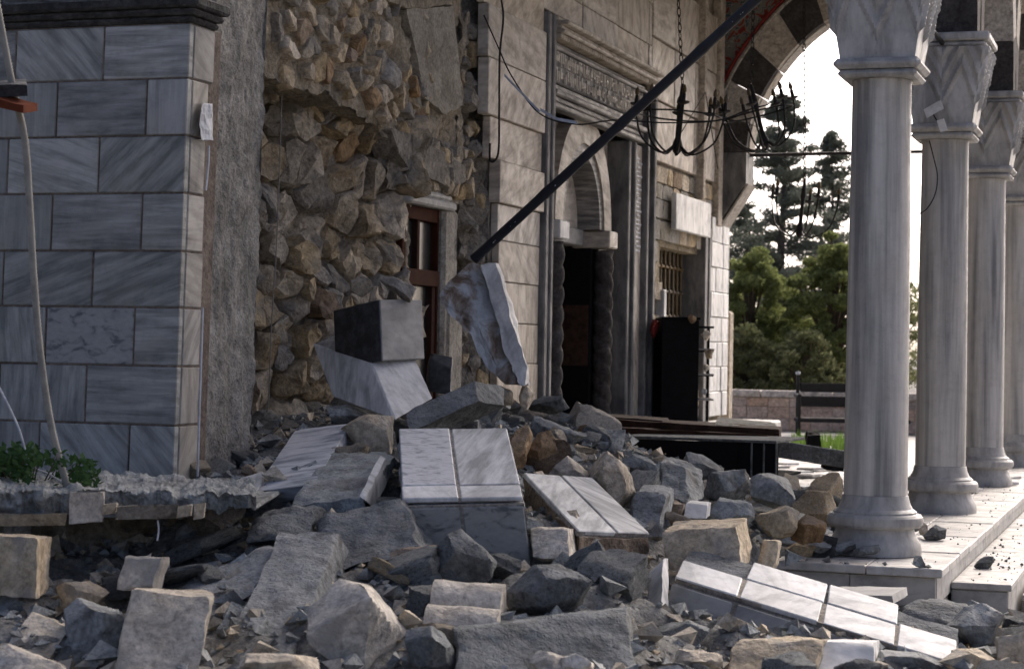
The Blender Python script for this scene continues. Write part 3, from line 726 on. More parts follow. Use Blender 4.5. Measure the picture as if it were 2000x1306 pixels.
# right of portal: stripped masonry, grille window, quoins
mr_ = empty('stripped_masonry_wall', (WX, 22, .5), 'stripped masonry of beige courses around the barred window, right of the doorway', 'wall')
GY0, GY1, GZ0, GZ1 = 21.15, 22.95, 1.0, 2.42
def in_open(a, b, z0, z1): return b > GY0 and a < GY1 and z1 > GZ0 and z0 < GZ1
q = MB(); q.box(WX-.6, WX-.03, 20.42, GY0, .3, 2.95); q.box(WX-.6, WX-.03, GY1, 24.35, .3, 2.95); q.box(WX-.6, WX-.031, GY0, GY1, GZ1, 2.949); q.box(WX-.6, WX-.031, GY0, GY1, .3, GZ0); q.build('wall_body', M['mortar'], mr_)
z = .5; rm = random.Random(31)
while z < 3.2:
    hgt = rm.uniform(.13, .25); yy = 20.42
    while yy < 24.1:
        ln = rm.uniform(.22, .52); b = min(yy+ln, 24.15)
        if b-yy > .08 and not in_open(yy, b, z, z+hgt):
            q = MB(); vs, fs = rockverts(rm.randrange(9999), 'block', 5, 7, .16)
            q.add(disp([V((WX - .03 + .05*p.x + rm.uniform(-.001,.001), (yy+b)/2 + p.y*(b-yy-.014)/2, z+hgt/2 + p.z*(hgt-.014)/2)) for p in vs], rm.randrange(99), .008, 8), fs)
            q.build('masonry_block', M[rm.choices(['core','plaster','lime_brown'],[.5,.4,.1])[0]], mr_, smooth=35)
        yy = b
    z += hgt
yy = 20.42
for (za, zb) in ((3.3,3.95),(3.955,4.6),(4.605,5.3)):
    yy = 20.42
    while yy < 23.4:
        q = MB(); q.box(WX-.015, WX+.045+rm.uniform(-.006,.006), yy+.003, min(yy+.98, 23.48)-.003, za+.02, zb, .006); q.build('marble_panel', M['marble_facade'], mr_); yy += .985
gw = empty('barred_window', (WX-.25, 22.1, GZ0), 'window with bronze bar grille behind the black shelf unit', 'window')
q = MB(); q.box(WX-.62, WX-.60, GY0-.1, GY1+.1, GZ0, GZ1); q.build('dark_pane', M['black'], gw)
GX = WX-.20
for k in range(9):
    yy = GY0 + .12 + k*.195; q = MB(); q.tube([(GX, yy, GZ0), (GX, yy, GZ1)], .016, 8); q.build('bar', M['bronze'], gw, smooth=60)
for k in range(5):
    zz = GZ0 + .12 + k*.28; q = MB(); q.tube([(GX, GY0, zz), (GX, GY1, zz)], .014, 8)
    for j in range(9): q.lathe((GX, GY0+.12+j*.195, zz-.03), [(.018,0),(.03,.015),(.034,.03),(.03,.045),(.018,.06)], 10)
    q.build('cross_bar', M['bronze'], gw, smooth=60)
mould('window_frame', GY1-.02, GY1+.30, .4, 2.75, .09, M['moulding'], True, 3, parent=gw)
q = MB(); q.box(WX-.05, WX+.06, GY0-.12, GY0-.01, .9, 1.95, .01); q.build('window_frame_stub', M['marble_white'], gw)
q = MB(); q.box(WX-.4, WX-.04, GY0-.05, GY1+.05, GZ1+.003, GZ1+.16, .02); q.build('stone_lintel', M['core'], gw)
qn = empty('marble_quoin', (WX, 24.2, .5), 'white marble clad wall corner under the end arch', 'wall corner')
z = .5; k = 0
while z < 2.75:
    yy = 23.3
    for wd in ((.30,.34,.34) if k % 2 else (.42,.28,.28)):
        q = MB(); q.box(WX-.02, WX+.055+rm.uniform(-.008,.012), yy+.004, yy+wd-.004, z+.004, z+.30-.004, .008); q.build('marble_panel', M['marble_white'], qn); yy += wd
    q = MB(); q.box(WX-.5, WX+.05, 24.30, 24.34, z+.004, z+.296, .008); q.build('marble_panel', M['marble_white'], qn)
    z += .30; k += 1
lp = MB(); lp.box(WX+.06, WX+.12, PX(1318,395,WX+.1).y, PX(1386,395,WX+.1).y, 2.62, 3.02, .008)
tag(lp.build('loose_marble_panel', M['marble_white']), 'white marble panel still hanging on the stripped masonry above the barred window', 'panel')
ps = MB(); ps.box(-5.60, -5.38, 24.75, 25.0, -.0, 1.80, .03); 
gp = tag(ps.build('stone_gatepost', M['lime']), 'weathered beige stone post at the far end of the wall', 'post')

# ================================================================== END ARCH + PORTICO
YA = COLY[3] + .05; ACX = (-5.02 + -2.18)/2; AR = (5.02-2.18)/2; ZS = 3.72
ar = empty('end_arch', (ACX, YA, ZS), 'tall pointed end arch of dark and pale stone blocks framing the sky', 'arch')
def apt(t, r):  # pointed arch, t 0..1
    th = math.pi*t; return V((ACX - r*math.cos(th), YA, ZS + r*math.sin(th)*(1.0 + .20*math.sin(th)**3)))
NV = 13
for i in range(NV):
    q = MB(); a0, a1 = i/NV + .001, (i+1)/NV - .001; K = 4
    def av(u, r, y): p = apt(a0 + (a1-a0)*u, r); p.y += y; return p
    vs = []; fs = []
    for k in range(K+1): vs += [av(k/K, AR, -.22), av(k/K, AR+.42, -.22), av(k/K, AR+.42, .22), av(k/K, AR, .22)]
    for k in range(K):
        for e in range(4): fs.append((k*4+e, k*4+(e+1)%4, (k+1)*4+(e+1)%4, (k+1)*4+e))
    fs += [(0,1,2,3), (K*4, K*4+1, K*4+2, K*4+3)]
    q.add(vs, fs); q.build('voussoir', M['dark_vous'] if i % 2 == 0 else M['light_vous'], ar, smooth=30)
    q = MB()                                   # pale edging of the soffit
    vs = []; fs = []
    for k in range(K+1): vs += [av(k/K, AR-.012, -.1), av(k/K, AR-.001, -.1), av(k/K, AR-.001, .225), av(k/K, AR-.012, .225)]
    for k in range(K):
        for e in range(4): fs.append((k*4+e, k*4+(e+1)%4, (k+1)*4+(e+1)%4, (k+1)*4+e))
    fs += [(0,1,2,3), (K*4, K*4+1, K*4+2, K*4+3)]
    q.add(vs, fs); q.build('soffit_lining', M['light_vous'], ar)
def spandrel(r0, ztop, yoff, mat, name, n=30):
    q = MB()
    for k in range(n):
        a, b = apt(k/n, r0), apt((k+1)/n, r0); a.y += yoff; b.y += yoff
        q.add([a, b, V((b.x, b.y, ztop)), V((a.x, a.y, ztop))], [(0,1,2,3)])
    for (xa, xb) in ((WX, ACX-r0), (ACX+r0, COLX+.3)):
        if xb > xa: q.add([V((xa, YA+yoff, ZS)), V((xb, YA+yoff, ZS)), V((xb, YA+yoff, ztop)), V((xa, YA+yoff, ztop))], [(0,1,2,3)])
    return q.build(name, mat, ar, recalc=False)
spandrel(AR+.48, 6.1, -.19, M['ornament'], 'painted_spandrel'); spandrel(AR+.42, 6.1, .20, M['light_vous'], 'outer_spandrel')
def rim(r, w_, y, mat, name):
    q = MB(); q.tube([apt(k/30, r) + V((0, y, 0)) for k in range(31)], w_, 6); return q.build(name, mat, ar, smooth=60)
rim(AR+.445, .03, -.2, M['light_vous'], 'pale_rim'); rim(AR+.50, .022, -.205, M['redcloth'], 'red_rim')
# corbel on the wall
q = MB(); q.prism([V((WX+.0, YA-.22, 2.85)), V((WX+.10, YA-.22, 2.98)), V((WX+.34, YA-.22, 3.34)), V((WX+.34, YA-.22, 3.715)), V((WX, YA-.22, 3.715))], (0,.44,0)); q.build('corbel', M['moulding'], ar)
q = MB(); q.prism([V((WX+.01, YA-.225, 2.80)), V((WX+.115, YA-.225, 2.96)), V((WX+.355, YA-.225, 3.33)), V((WX+.375, YA-.225, 3.33)), V((WX+.13, YA-.225, 2.94)), V((WX+.03, YA-.225, 2.78))], (0,.45,0)); q.build('corbel_edge', M['light_vous'], ar)
q = MB(); q.tube([(WX+.32, YA, 3.70), (COLX-.3, YA, 3.72)], .022, 8); q.build('tie_rod', M['iron'], ar)
# wall above the portal end, pilaster strips up to the arch
q = MB(); q.box(WX-.02, WX+.09, 23.5, 23.72, 2.8, 6.0, .01); q.box(WX-.02, WX+.12, 22.55, 22.67, 3.05, 6.0, .01); q.build('pilaster_strip', M['light_vous'], ar)
# columns
def make_column(i, y, label):
    c = empty('marble_column', (COLX, y, 0), label, 'column', 'portico columns')
    base = [(.298,0),(.300,.028),(.292,.07),(.268,.11),(.252,.15),(.250,.168),(.262,.171),(.288,.174),(.305,.192),(.309,.215),(.304,.24),(.288,.256),(.270,.259),(.266,.262),(.266,.272),(.238,.292),(.220,.33),(.212,.365),(.2095,.376),(.2045,.377)]
    q = MB(); q.lathe((COLX, y, .002), base, 56); q.build('base', M['marble_cap'], c, smooth=28)
    q = MB(); q.lathe((COLX, y, 0), [(.2035,.38),(.2035,.5),(.201,1.2),(.196,2.0),(.190,2.7),(.1885,3.02),(.194,3.03),(.194,3.045)], 56); q.build('shaft', M['marble_col'], c, smooth=40)
    q = MB(); q.box(COLX-.25, COLX+.25, y-.25, y+.25, 3.047, 3.095, .02); q.box(COLX-.277, COLX+.277, y-.277, y+.277, 3.098, 3.165, .026); q.build('astragal', M['marble_cap'], c, smooth=30)
    q = MB(); z0, z1 = 3.165, 3.77
    for f in range(4):
        ca, sa = math.cos(f*math.pi/2), math.sin(f*math.pi/2)
        def fn(u, v):
            hw = .238 + (.345-.238)*v**1.1; ww = abs((2*u) % 1 - .5)*2; e = v - .13 - .50*(1-ww)
            h = 0
            if v > .12 and e > 0: t = (e*3.4) % 1; h = .042*min(1, e*9)*(1-abs(2*t-1)) - .008
            if u in (0, 1): h = 0
            lx, ly = (2*u-1)*hw, -(hw + h)
            return V((COLX + lx*ca - ly*sa, y + lx*sa + ly*ca, z0 + (z1-z0)*v))
        q.grid(fn, 40, 34)
    q.build('capital', M['marble_cap'], c, smooth=22, recalc=False)
    q = MB(); q.box(COLX-.345, COLX+.345, y-.345, y+.345, 3.772, 3.815, .02); q.box(COLX-.375, COLX+.375, y-.375, y+.375, 3.818, 3.885, .015); q.build('abacus', M['marble_cap'], c)
    return c
labs = ['nearest and largest marble column of the portico row', 'second marble column, with small white floodlight on its capital', 'third marble column from the front of the portico', 'farthest marble column at the right edge of the photo']
for i, yc in enumerate(COLY): make_column(i, yc, labs[i])
# arcade arches between columns
for j in range(3):
    ya, yb = COLY[j], COLY[j+1]; cy = (ya+yb)/2; r = (yb-ya)/2 - .28
    arc = empty('arcade_arch', (COLX, cy, 3.89), ['arcade arch between nearest and second column', 'arcade arch between second and third column', 'arcade arch between third and farthest column'][j], 'arch', 'arcade arches')
    for i in range(11):
        q = MB(); vs = []; fs = []; K = 3
        for k in range(K+1):
            th = math.pi*(i/11 + .001 + (1/11-.002)*k/K); c_, s_2 = math.cos(th), math.sin(th)
            for (rr_, xo) in ((r,-.27),(r+.33,-.27),(r+.33,.27),(r,.27)): vs.append((COLX+xo, cy - rr_*c_*(1 if rr_ == r else 1.0)*1.0, 3.89 + rr_*s_2*1.08))
        for k in range(K):
            for e in range(4): fs.append((k*4+e, k*4+(e+1)%4, (k+1)*4+(e+1)%4, (k+1)*4+e))
        fs += [(0,1,2,3), (K*4, K*4+1, K*4+2, K*4+3)]
        q.add(vs, fs); q.build('voussoir', M['dark_vous'] if i % 2 == 0 else M['light_vous'], arc)
    q = MB()
    for k in range(24):
        a, b = math.pi*k/24, math.pi*(k+1)/24; R2 = r+.34
        for xo in (-.24, .24):
            q.add([(COLX+xo, cy-R2*math.cos(a), 3.89+R2*1.08*math.sin(a)), (COLX+xo, cy-R2*math.cos(b), 3.89+R2*1.08*math.sin(b)), (COLX+xo, cy-R2*math.cos(b), 6.1), (COLX+xo, cy-R2*math.cos(a), 6.1)], [(0,1,2,3)])
    q.build('arch_spandrel', M['light_vous'], arc, recalc=False)
    q = MB(); q.tube([(COLX, ya+.2, 3.80), (COLX, yb-.2, 3.80)], .02, 8); q.build('tie_rod', M['iron'], arc)
q = MB(); q.box(-5.7, -1.3, 14.6, 24.6, 6.12, 6.5); tag(q.build('portico_roof', M['plaster']), 'roof slab over the portico bays, above the frame', 'roof')
# floodlight
fl = empty('floodlight', P(1838, 225, 16.0), 'small white floodlight fixed to the second column capital', 'lamp')
hero4('lamp_housing', (1804,214,15.9), (1836,196,15.9), (1810,231,15.9), (1806,213,16.05), M['plas_white'], 5, chips=0, amp=0, n=3, parent=fl)
hero4('lamp_bracket', (1829,236,15.9), (1842,232,15.9), (1837,259,15.9), (1831,236,16.0), M['plas_white'], 6, chips=0, amp=0, n=3, parent=fl)
q = MB(); q.tube([P(1822,222,15.95), P(1832,240,15.95), P(1836,250,15.95)], .006, 6); q.build('lamp_arm', M['iron'], fl)
q = MB(); q.tube(cat_curve([P(a, b, 16.15) for a, b in ((1815,275),(1824,310),(1831,345),(1826,380),(1810,408),(1790,420))]), .005, 6)
tag(q.build('loose_wire', M['iron']), 'thin dark wire curving down the second column', 'wire')

# ================================================================== HANGING THINGS
q = MB(); a, b = P(926,506,14.1), P(1500,-22,12.9); b = a + (b-a)*1.17; q.tube([a.lerp(b, k/40) for k in range(41)], [.034 if k % 9 else .038 for k in range(41)], 14)
pol = empty('diagonal_pole', a, 'long blue black metal pole slanting across the doorway', 'pole'); po2 = q.build('shaft', M['pole'], pol, smooth=50)
rp = random.Random(2)
for k in range(24):
    t = rp.choice([rp.uniform(.06,.26), rp.uniform(.3,.9)]); c = a.lerp(b, t); vv = -(CF*.0355) + CU*rp.uniform(-.012,.014); c = c + vv; e = (b-a).normalized()
    q = MB(); s1 = rp.uniform(.004,.013); q.add([c - e*s1, c + CU*.006, c + e*s1, c - CU*.005], [(0,1,2,3)]); q.build('paint_chip', M['whitepaint'], pol)
st = empty('tin_strip', P(985,150,14.6), 'bent grey metal strip dangling on a cable in front of the doorway', 'metal strip')
for (p, q2) in (((985,150),(1054,222)), ((1055,217),(1088,236)), ((1088,236),(1127,243))):
    a, b = P(*p, 14.8), P(*q2, 14.8); q = MB(); up_ = V((0,0,.022)); q.prism([a, b, b+up_, a+up_], -CF*.012); q.build('strip_segment', M['tin'], st)
q = MB(); q.tube(cat_curve([P(x_, y_, 14.8) for x_, y_ in ((945,30),(972,90),(1000,150),(1054,222),(1127,243),(1200,235),(1300,240),(1400,236),(1460,215),(1500,205))]), .006, 6)
tag(q.build('slack_cable', M['iron']), 'slack dark cable running from the facade past the doorway to the arch', 'cable')
q = MB(); q.tube(cat_curve([P(x_, y_, 15.2) for x_, y_ in ((972,-30),(983,30),(976,110),(975,220),(973,300),(958,315),(957,280))]), .009, 6)
tag(q.build('facade_cable', M['iron']), 'black cable hanging vertically on the marble panels left of the doorway', 'cable')
q = MB(); q.tube(cat_curve([P(x_, y_, 13.0) for x_, y_ in ((552,95),(550,200),(546,320),(540,480),(530,640),(524,780),(512,860))]), .004, 5)
tag(q.build('hanging_string', M['hose']), 'thin pale string hanging before the rubble stones beside the concrete pier', 'string')
q = MB(); q.tube([P(1402,330,22), P(1378,180,21.5), P(1330,260,20.8)], .006, 5); tag(q.build('thin_wire', M['iron']), 'thin wire zigzagging near the corbel of the end arch', 'wire')
def chandelier(c, R_, tilt, label, chain_to, n=8, ring=True):
    ch = empty('iron_chandelier', c, label, 'chandelier', 'hanging chandeliers'); rt = Matrix.Rotation(tilt, 3, V((CF.x, CF.y, 0)).normalized())
    T = lambda p: V(c) + rt @ V(p)
    q = MB()
    if ring: q.tube([T((R_*.93*math.cos(2*math.pi*k/40), R_*.93*math.sin(2*math.pi*k/40), 0)) for k in range(41)], .009, 6); q.build('ring', M['iron'], ch, smooth=60)
    q = MB(); q.lathe((0,0,0), [(.01,-.38),(.04,-.34),(.05,-.28),(.025,-.2),(.02,.0),(.03,.1),(.015,.3)], 12); q.build('stem', M['iron'], ch, smooth=50, xf=lambda p: T(p))
    for k in range(n):
        a = 2*math.pi*k/n + .3; ca, sa = math.cos(a), math.sin(a); L = lambda r, z: T((r*ca, r*sa, z))
        q = MB(); q.tube(cat_curve([L(.03,-.28), L(R_*.35,-.36), L(R_*.8,-.24), L(R_*.97,-.04), L(R_,.06)], 5), .010, 6); ao = q.build('arm', M['iron'], ch, smooth=60)
        q = MB(); q.lathe((R_*ca, R_*sa, .05), [(.01,0),(.055,.02),(.06,.035),(.02,.04),(.018,.10),(.012,.11)], 10); q.build('candle_cup', M['iron'], ao, smooth=40, xf=lambda p: T(p))
        q = MB(); q.lathe((R_*ca, R_*sa, .155), [(.008,0),(.022,.02),(.02,.05),(.004,.085)], 8); q.build('bulb', M['bronze'], ao, smooth=60, xf=lambda p: T(p))
    p0 = T((0,0,.28)); q = MB(); e = V(chain_to) - p0; L_ = e.length; nl = int(L_/.07); up_ = e.normalized(); sx = up_.orthogonal().normalized(); sy = up_.cross(sx)
    for k in range(nl):
        o = p0 + up_*(k+.5)*L_/nl; s2 = sx if k % 2 else sy
        q.tube([o + s2*(.018*math.cos(t*math.pi/4)) + up_*(.048*math.sin(t*math.pi/4)) for t in range(9)], .005, 5, cap=False)
    q.build('chain', M['iron'], ch, smooth=60)
c1 = P(1328, 226, 18.8); chandelier(c1, .42, rad(4), 'black iron chandelier hanging before the masonry right of the doorway', P(1322, -60, 18.8))
c2 = P(1480, 222, 20.0); chandelier(c2, .38, rad(-14), 'tilted black iron chandelier hanging in the left half of the arch', P(1473, -60, 20.0), n=7)
c3 = P(1567, 400, 22.6); chandelier(c3, .40, rad(5), 'far black iron chandelier hanging low against the trees', P(1570, -70, 22.6), n=5, ring=False)

# ================================================================== PORTICO FURNITURE
rfl = MB(); rfl.box(-5.3, -4.6, 18.75, 24.2, .006, .46, .02); tag(rfl.build('raised_floor', M['riser']), kind='structure')
dk = empty('charred_plank_floor', P(1300, 850, 17.6), 'dark brown charred boards stacked from the door threshold to the shoe rack end', 'boards')
for k, (a, b, c, d_, dd) in enumerate(((1108,1300,808,822,17.9),(1180,1420,818,832,17.7),(1290,1522,824,848,17.5),(1140,1500,832,850,17.35))):
    hero4('board', (a,d_,dd), (b,d_+10+.02*(b-a),dd-.1), (a,c,dd), (a+14,d_-6,dd+.75), M['plank'], 500+k, parent=dk, chips=4, depth=.05, amp=.006, n=10)
hero4('dusty_board', (1395,834,17.6), (1518,846,17.4), (1397,829,17.65), (1400,818,19.2), M['dirt'], 510, parent=dk, chips=5, depth=.08, amp=.01, n=10)
bc = empty('black_shelf_unit', P(1340, 815, 20.8), 'tall black shelf unit standing in front of the barred window', 'shelf unit')
s0 = P(1290, 822, 20.6); s0.z = .505
ux = V((CR.x, CR.y, 0)).normalized(); uy = V((-ux.y, ux.x, 0))
def sbox(name, a0, a1, b0, b1, z0, z1, mat, par, o=s0, c=.006):
    q = MB(); q.box(a0, a1, b0, b1, z0, z1, c); return q.build(name, mat, par, xf=lambda p: o + ux*p.x + uy*p.y + V((0,0,p.z)))
H_ = 1.10
sbox('back_panel', 0, .385, 0, .03, 0, H_, M['black'], bc); sbox('side_panel', 0, .03, .032, .9, 0, H_, M['black'], bc); sbox('top_panel', -.005, .40, -.005, .9, H_+.003, H_+.03, M['black'], bc)
for k in range(5): sbox('shelf', .032, .545, .034, .50, .02+.25*k, .04+.25*k, M['black'], bc)
sbox('side_panel', .52, .545, .50, .53, 0, 1.04, M['black'], bc)
for k in range(4):
    sbox('shelf_edge', .385, .55, .02, .033, .01+.26*k, .028+.26*k, M['marble_grey'], bc)
for k, (a, b, s1, mt) in enumerate(((1378,655,20,'lime_pale'),(1384,690,17,'lime'),(1380,718,14,'lime_pale'),(1376,765,12,'conc_grey'),(1352,622,16,'lime_brown'))):
    rockat('shelf_debris', a, b, s1, s1*1.1, 20.55, M[mt], 70+k, ['pale stone lump on the top right of the black shelf unit','beige lump on the second shelf of the black shelf unit','small pale lump in the middle shelf of the black unit','grey lump on the lower shelf of the black unit','brown lump lying on top of the black shelf unit'][k], 'stone', amp=.01)
q = MB(); vs, fs = rockverts(90, 'boulder', 8, 4); q.add(disp([P(1280+p.x*11, 642+p.z*18, 20.75+.1*p.y) for p in vs], 5, .03, 6), fs); tag(q.build('red_cloth_bundle', M['redcloth'], smooth=60), 'red cloth hanging at the left of the black shelf unit', 'cloth')
hero4('dark_board', (1252,818,20.9), (1290,818,20.8), (1272,668,21.3), (1256,818,21.0), M['black'], 8, 'dark board leaning between doorway and black shelf unit', 'board', chips=2, amp=.003, n=4)
rk_ = empty('fallen_shoe_rack', P(1370, 912, 17.2), 'long low black shoe rack toppled in front of the raised floor', 'shoe rack')
o2 = P(1216, 918, 16.9); ex = P(1440, 922, 16.5) - P(1216, 918, 16.9); ex.z = 0; Lr = ex.length; ex.normalize(); ey = V((-ex.y, ex.x, 0))
def rbox(name, a0, a1, b0, b1, z0, z1, mat=M['black']):
    q = MB(); q.box(a0, a1, b0, b1, z0, z1, .004); return q.build(name, mat, rk_, xf=lambda p: o2 + ex*p.x + ey*p.y + V((0,0,p.z)))
rbox('front_board', 0, Lr, 0, .03, 0, .27); rbox('top_board', -.02, Lr+.33, 0.0, .9, .273, .295, M['conc_dark']); rbox('bottom_board', 0, Lr+.3, .031, .9, -.02, .0)
for k in range(4): rbox('divider', Lr+.005+.105*k, Lr+.02+.105*k, .0, .02, -.02, .27, M['conc_dark'] if k else M['black'])
rbox('back_board', Lr, Lr+.34, .024, .04, 0.001, .272);
q = MB(); q.box(-.9, .9, -.05, .05, -.1, .1, .01); bo = P(1575, 885, 17.5); q.v = [bo + ux*p.x*.5 + uy*p.y + V((0,0,p.z*.75 - p.x*.07)) for p in q.v]
tag(q.build('fallen_timber_beam', M['conc_dark']), 'dark fallen beam lying between shoe rack and nearest column', 'beam')
# bench
bn = empty('park_bench', P(1640, 850, 28.5), 'black iron bench standing in front of the pink wall', 'bench')
bo = PZ(1557, 850, -.012); DB = (bo-CAM).dot(CF)
def bbox(name, a0, a1, b0, b1, z0, z1):
    q = MB(); q.box(a0, a1, b0, b1, z0, z1, .012); return q.build(name, M['iron'], bn, xf=lambda p: bo + ux*p.x + uy*p.y + V((0,0,p.z)))
sc_ = DB/FPX
for xx in (0, 210*sc_):
    bbox('back_post', xx+.04, xx+.09, .45, .50, 0, 118*sc_); bbox('front_leg', xx, xx+.05, -.03, .03, 0, 75*sc_); bbox('arm_rest', xx-.005, xx+.055, -.04, .47, 75*sc_, 75*sc_+.05)
    q = MB(); q.lathe((0,0,0), [(.03,0),(.045,.02),(.03,.05)], 10); q.build('finial', M['whitepaint'], bn, xf=lambda p, xx=xx: bo + ux*(xx+.065) + uy*.475 + V((0,0,118*sc_)) + p)
for (z0, z1) in ((84,102), (55,76)): bbox('back_slat', .10, 210*sc_+.03, .44, .47, z0*sc_, z1*sc_)
for k in range(4): bbox('seat_slat', .0, 210*sc_+.09, .0+.11*k, .09+.11*k, 26*sc_, 34*sc_)
# low back wall
lwall = empty('low_pink_wall', (0, 31, 0), 'low pinkish tiled wall with pale coping behind the bench', 'wall')
YW = PZ(1500, 840, -.012).y; zc = PY(1500, 776, YW).z; zt2 = PY(1500, 762, YW).z
xa = -9.0
q = MB(); q.box(-14, 12, YW+.03, YW+.3, -.02, zc, .01); q.build('wall_body', M['pinkwall'], lwall)
while xa < 6:
    for (z0, z1) in ((0, zc*.36), (zc*.36, zc*.72), (zc*.72, zc)):
        q = MB(); q.box(xa+.004, xa+.356, YW, YW+.028, z0+.004, z1-.004, .004); q.build('wall_tile', M['pinkwall'], lwall)
    xa += .36
xa = -9.0
while xa < 6: q = MB(); q.box(xa+.004, xa+1.19, YW-.05, YW+.36, zc+.002, zt2, .02); q.build('coping_slab', M['coping'], lwall); xa += 1.2
# grass patch
gm = MB(); rg = random.Random(3)
for k in range(900):
    c = PZ(rg.uniform(1545,1670), rg.uniform(862,880), 0); 
    a = rg.uniform(0, 6.28); h = rg.uniform(.06,.18); d_ = V((math.cos(a), math.sin(a), 0)); gm.add([c - d_*.012, c + d_*.012, c + d_.orthogonal()*.05*rg.uniform(-1,1) + V((0,0,h))], [(0,1,2)])
tag(gm.build('grass_patch', M['grass'], recalc=False), 'bright green grass tuft in front of the bench', 'grass', kind='stuff')

# ================================================================== TREES
def tree(name, px, pytop, d, hw_px, kind, mat, seed, label, nleaf, ground=-.4, low=.0):
    rnd = random.Random(seed); top = P(px, pytop, d); base = V((top.x, top.y, ground)); Hh = top.z-ground; hw = hw_px*d/FPX
    t = empty(name, base, label, 'tree', 'trees beyond the wall'); tr = MB(); cr = MB()
    tr.tube([base + V((.05*math.sin(k), .05*math.cos(k*1.3), Hh*.97*k/10)) for k in range(11)], [max(.015, hw*.09*(1-k/10.5)) for k in range(11)], 8)
    if kind == 'cone':
        nb = 120
        for k in range(nb):
            f = (k+.5)/nb; z = Hh*(.10 + .90*f); L = hw*(1-f)**.75*rnd.uniform(.5, 1.15) + .12; a = rnd.uniform(0, 6.28)
            p0 = base + V((0,0,z)); p1 = p0 + V((math.cos(a)*L, math.sin(a)*L, L*rnd.uniform(-.15,.35))); tr.tube([p0, p1], [.02*(1.2-f)+.006, .004], 5)
            m_ = max(3, int(L*7))
            for j in range(m_):
                q0 = p0.lerp(p1, (j+1)/m_); leaves(cr, rnd, q0, (.17,.17,.10), int(nleaf/nb/m_*(.6+.8*rnd.random())), .045)
            leaves(cr, rnd, p1 + V((0,0,.05)), (.05,.05,.14), 8, .05)
    else:
        clumps = []
        for k in range(170):
            th = rnd.uniform(0, 6.28); u = rnd.uniform(-1, 1); r = rnd.uniform(.45, 1)**.6; s3 = math.sqrt(1-u*u)
            cz = ground + Hh*.52 + u*Hh*.46*r; prof = 1 if u < .3 else math.sqrt(max(.05, 1-(u-.3)**2*1.5))
            clumps.append(V((base.x + hw*r*s3*math.cos(th)*prof*1.1, base.y + hw*r*s3*math.sin(th), cz)))
        for c in clumps:
            if rnd.random() < .5: tr.tube([base + V((0,0,(c.z-ground)*.55)), c], [.035, .008], 5)
            s1 = rnd.uniform(.24,.46)*min(hw, 1.1)*.6; leaves(cr, rnd, c, (s1, s1, s1*.62), int(nleaf/170), .05)
    tr.build('trunk', M['bark'], t); cr.build('crown', mat, t, recalc=False)
tree('conifer_tree', 1532, 190, 46, 185, 'cone', M['leaf_con'], 1, 'tall pointed conifer rising highest against the white sky', 36000)
tree('conifer_tree', 1625, 265, 48, 130, 'cone', M['leaf_con'], 2, 'shorter pointed conifer to the right of the tallest one', 22000)
tree('conifer_tree', 1455, 400, 50, 110, 'cone', M['leaf_con'], 3, 'low dark conifer at the left foot of the tallest one', 14000)
tree('pine_tree', 1466, 476, 40, 80, 'round', M['leaf_pine'], 4, 'rounded light green pine at the left behind the low wall', 30000)
tree('pine_tree', 1625, 442, 39, 88, 'round', M['leaf_pine'], 5, 'rounded yellowish green pine beside the nearest column', 34000)
tree('broadleaf_tree', 1540, 560, 43, 95, 'round', M['leaf_dark'], 6, 'dull olive tree filling the gap between the two pines', 26000)
tree('broadleaf_tree', 1400, 520, 46, 90, 'round', M['leaf_dark'], 7, 'dull olive tree behind the stone post', 9000)
tree('broadleaf_tree', 1720, 480, 46, 90, 'round', M['leaf_dark'], 8, 'dull olive tree mostly hidden behind the nearest column', 8000)
tree('broadleaf_tree', 1570, 640, 37, 75, 'round', M['leaf_dark'], 9, 'low olive shrub above the bench', 20000)
tree('broadleaf_tree', 1460, 630, 38, 75, 'round', M['leaf_dark'], 10, 'low olive shrub beside the stone post above the low wall', 20000)
tree('pine_tree', 2010, 640, 42, 60, 'round', M['leaf_pine'], 11, 'green pine at the right edge of the photo behind the farthest column', 7000)

# ================================================================== RUBBLE
SURF = [(0,1306,7.6),(500,1306,7.6),(1000,1306,7.7),(1500,1306,8.1),(2000,1306,8.8),(0,1200,8.3),(500,1200,8.3),(1000,1200,8.4),(1500,1215,9.4),(2000,1200,10.6),
 (0,1110,9.2),(250,1110,9.3),(500,1100,9.2),(800,1100,9.2),(1000,1100,9.3),(1300,1130,10.3),(1500,1180,10.7),(500,1000,9.9),(800,1000,10),(1000,1000,10.1),(1200,1000,11.0),(1400,1010,12.2),(1600,1040,13.2),(1700,1215,10.4),
 (450,920,10.9),(600,900,10.8),(850,900,11),(1100,900,12.0),(1300,935,13.4),(1500,950,14.8),(550,850,11.8),(700,850,12.0),(950,850,12.6),(1100,860,13.6),(1200,885,14.6),(650,805,12.8),(950,805,13.8),(1060,812,15.2)]
GP = [P(a, b, c) for a, b, c in SURF] + [V((x_, y_, -.5)) for x_, y_ in ((0,3),(2,6),(-3,3),(1.5,10),(.5,12),(-.2,14),(-5,5),(-8,7),(3,14))] + [V((-1.5, 12.6, -.1)), V((-2.2,14,-.08)), V((-3,16.5,-.08)), V((-2.4,18,-.1)), V((-1.0,11.6,-.45)), V((-1.1,13.4,-.62)), V((-.8,14.4,-.62)), V((-.8,15.8,-.62)), V((-.7,17.2,-.62)), V((-1.15,12.5,-.55)), V((-1.6,11.8,-.42)), V((-2.1,11.9,-.35)), V((-3.4,18.5,-.05)), V((-1.9,15.5,-.1))]
def Hm(x, y):
    sw = 0; sz = 0
    for p in GP:
        w_ = 1/((p.x-x)**2 + (p.y-y)**2 + .02)**1.8; sw += w_; sz += w_*p.z
    return sz/sw
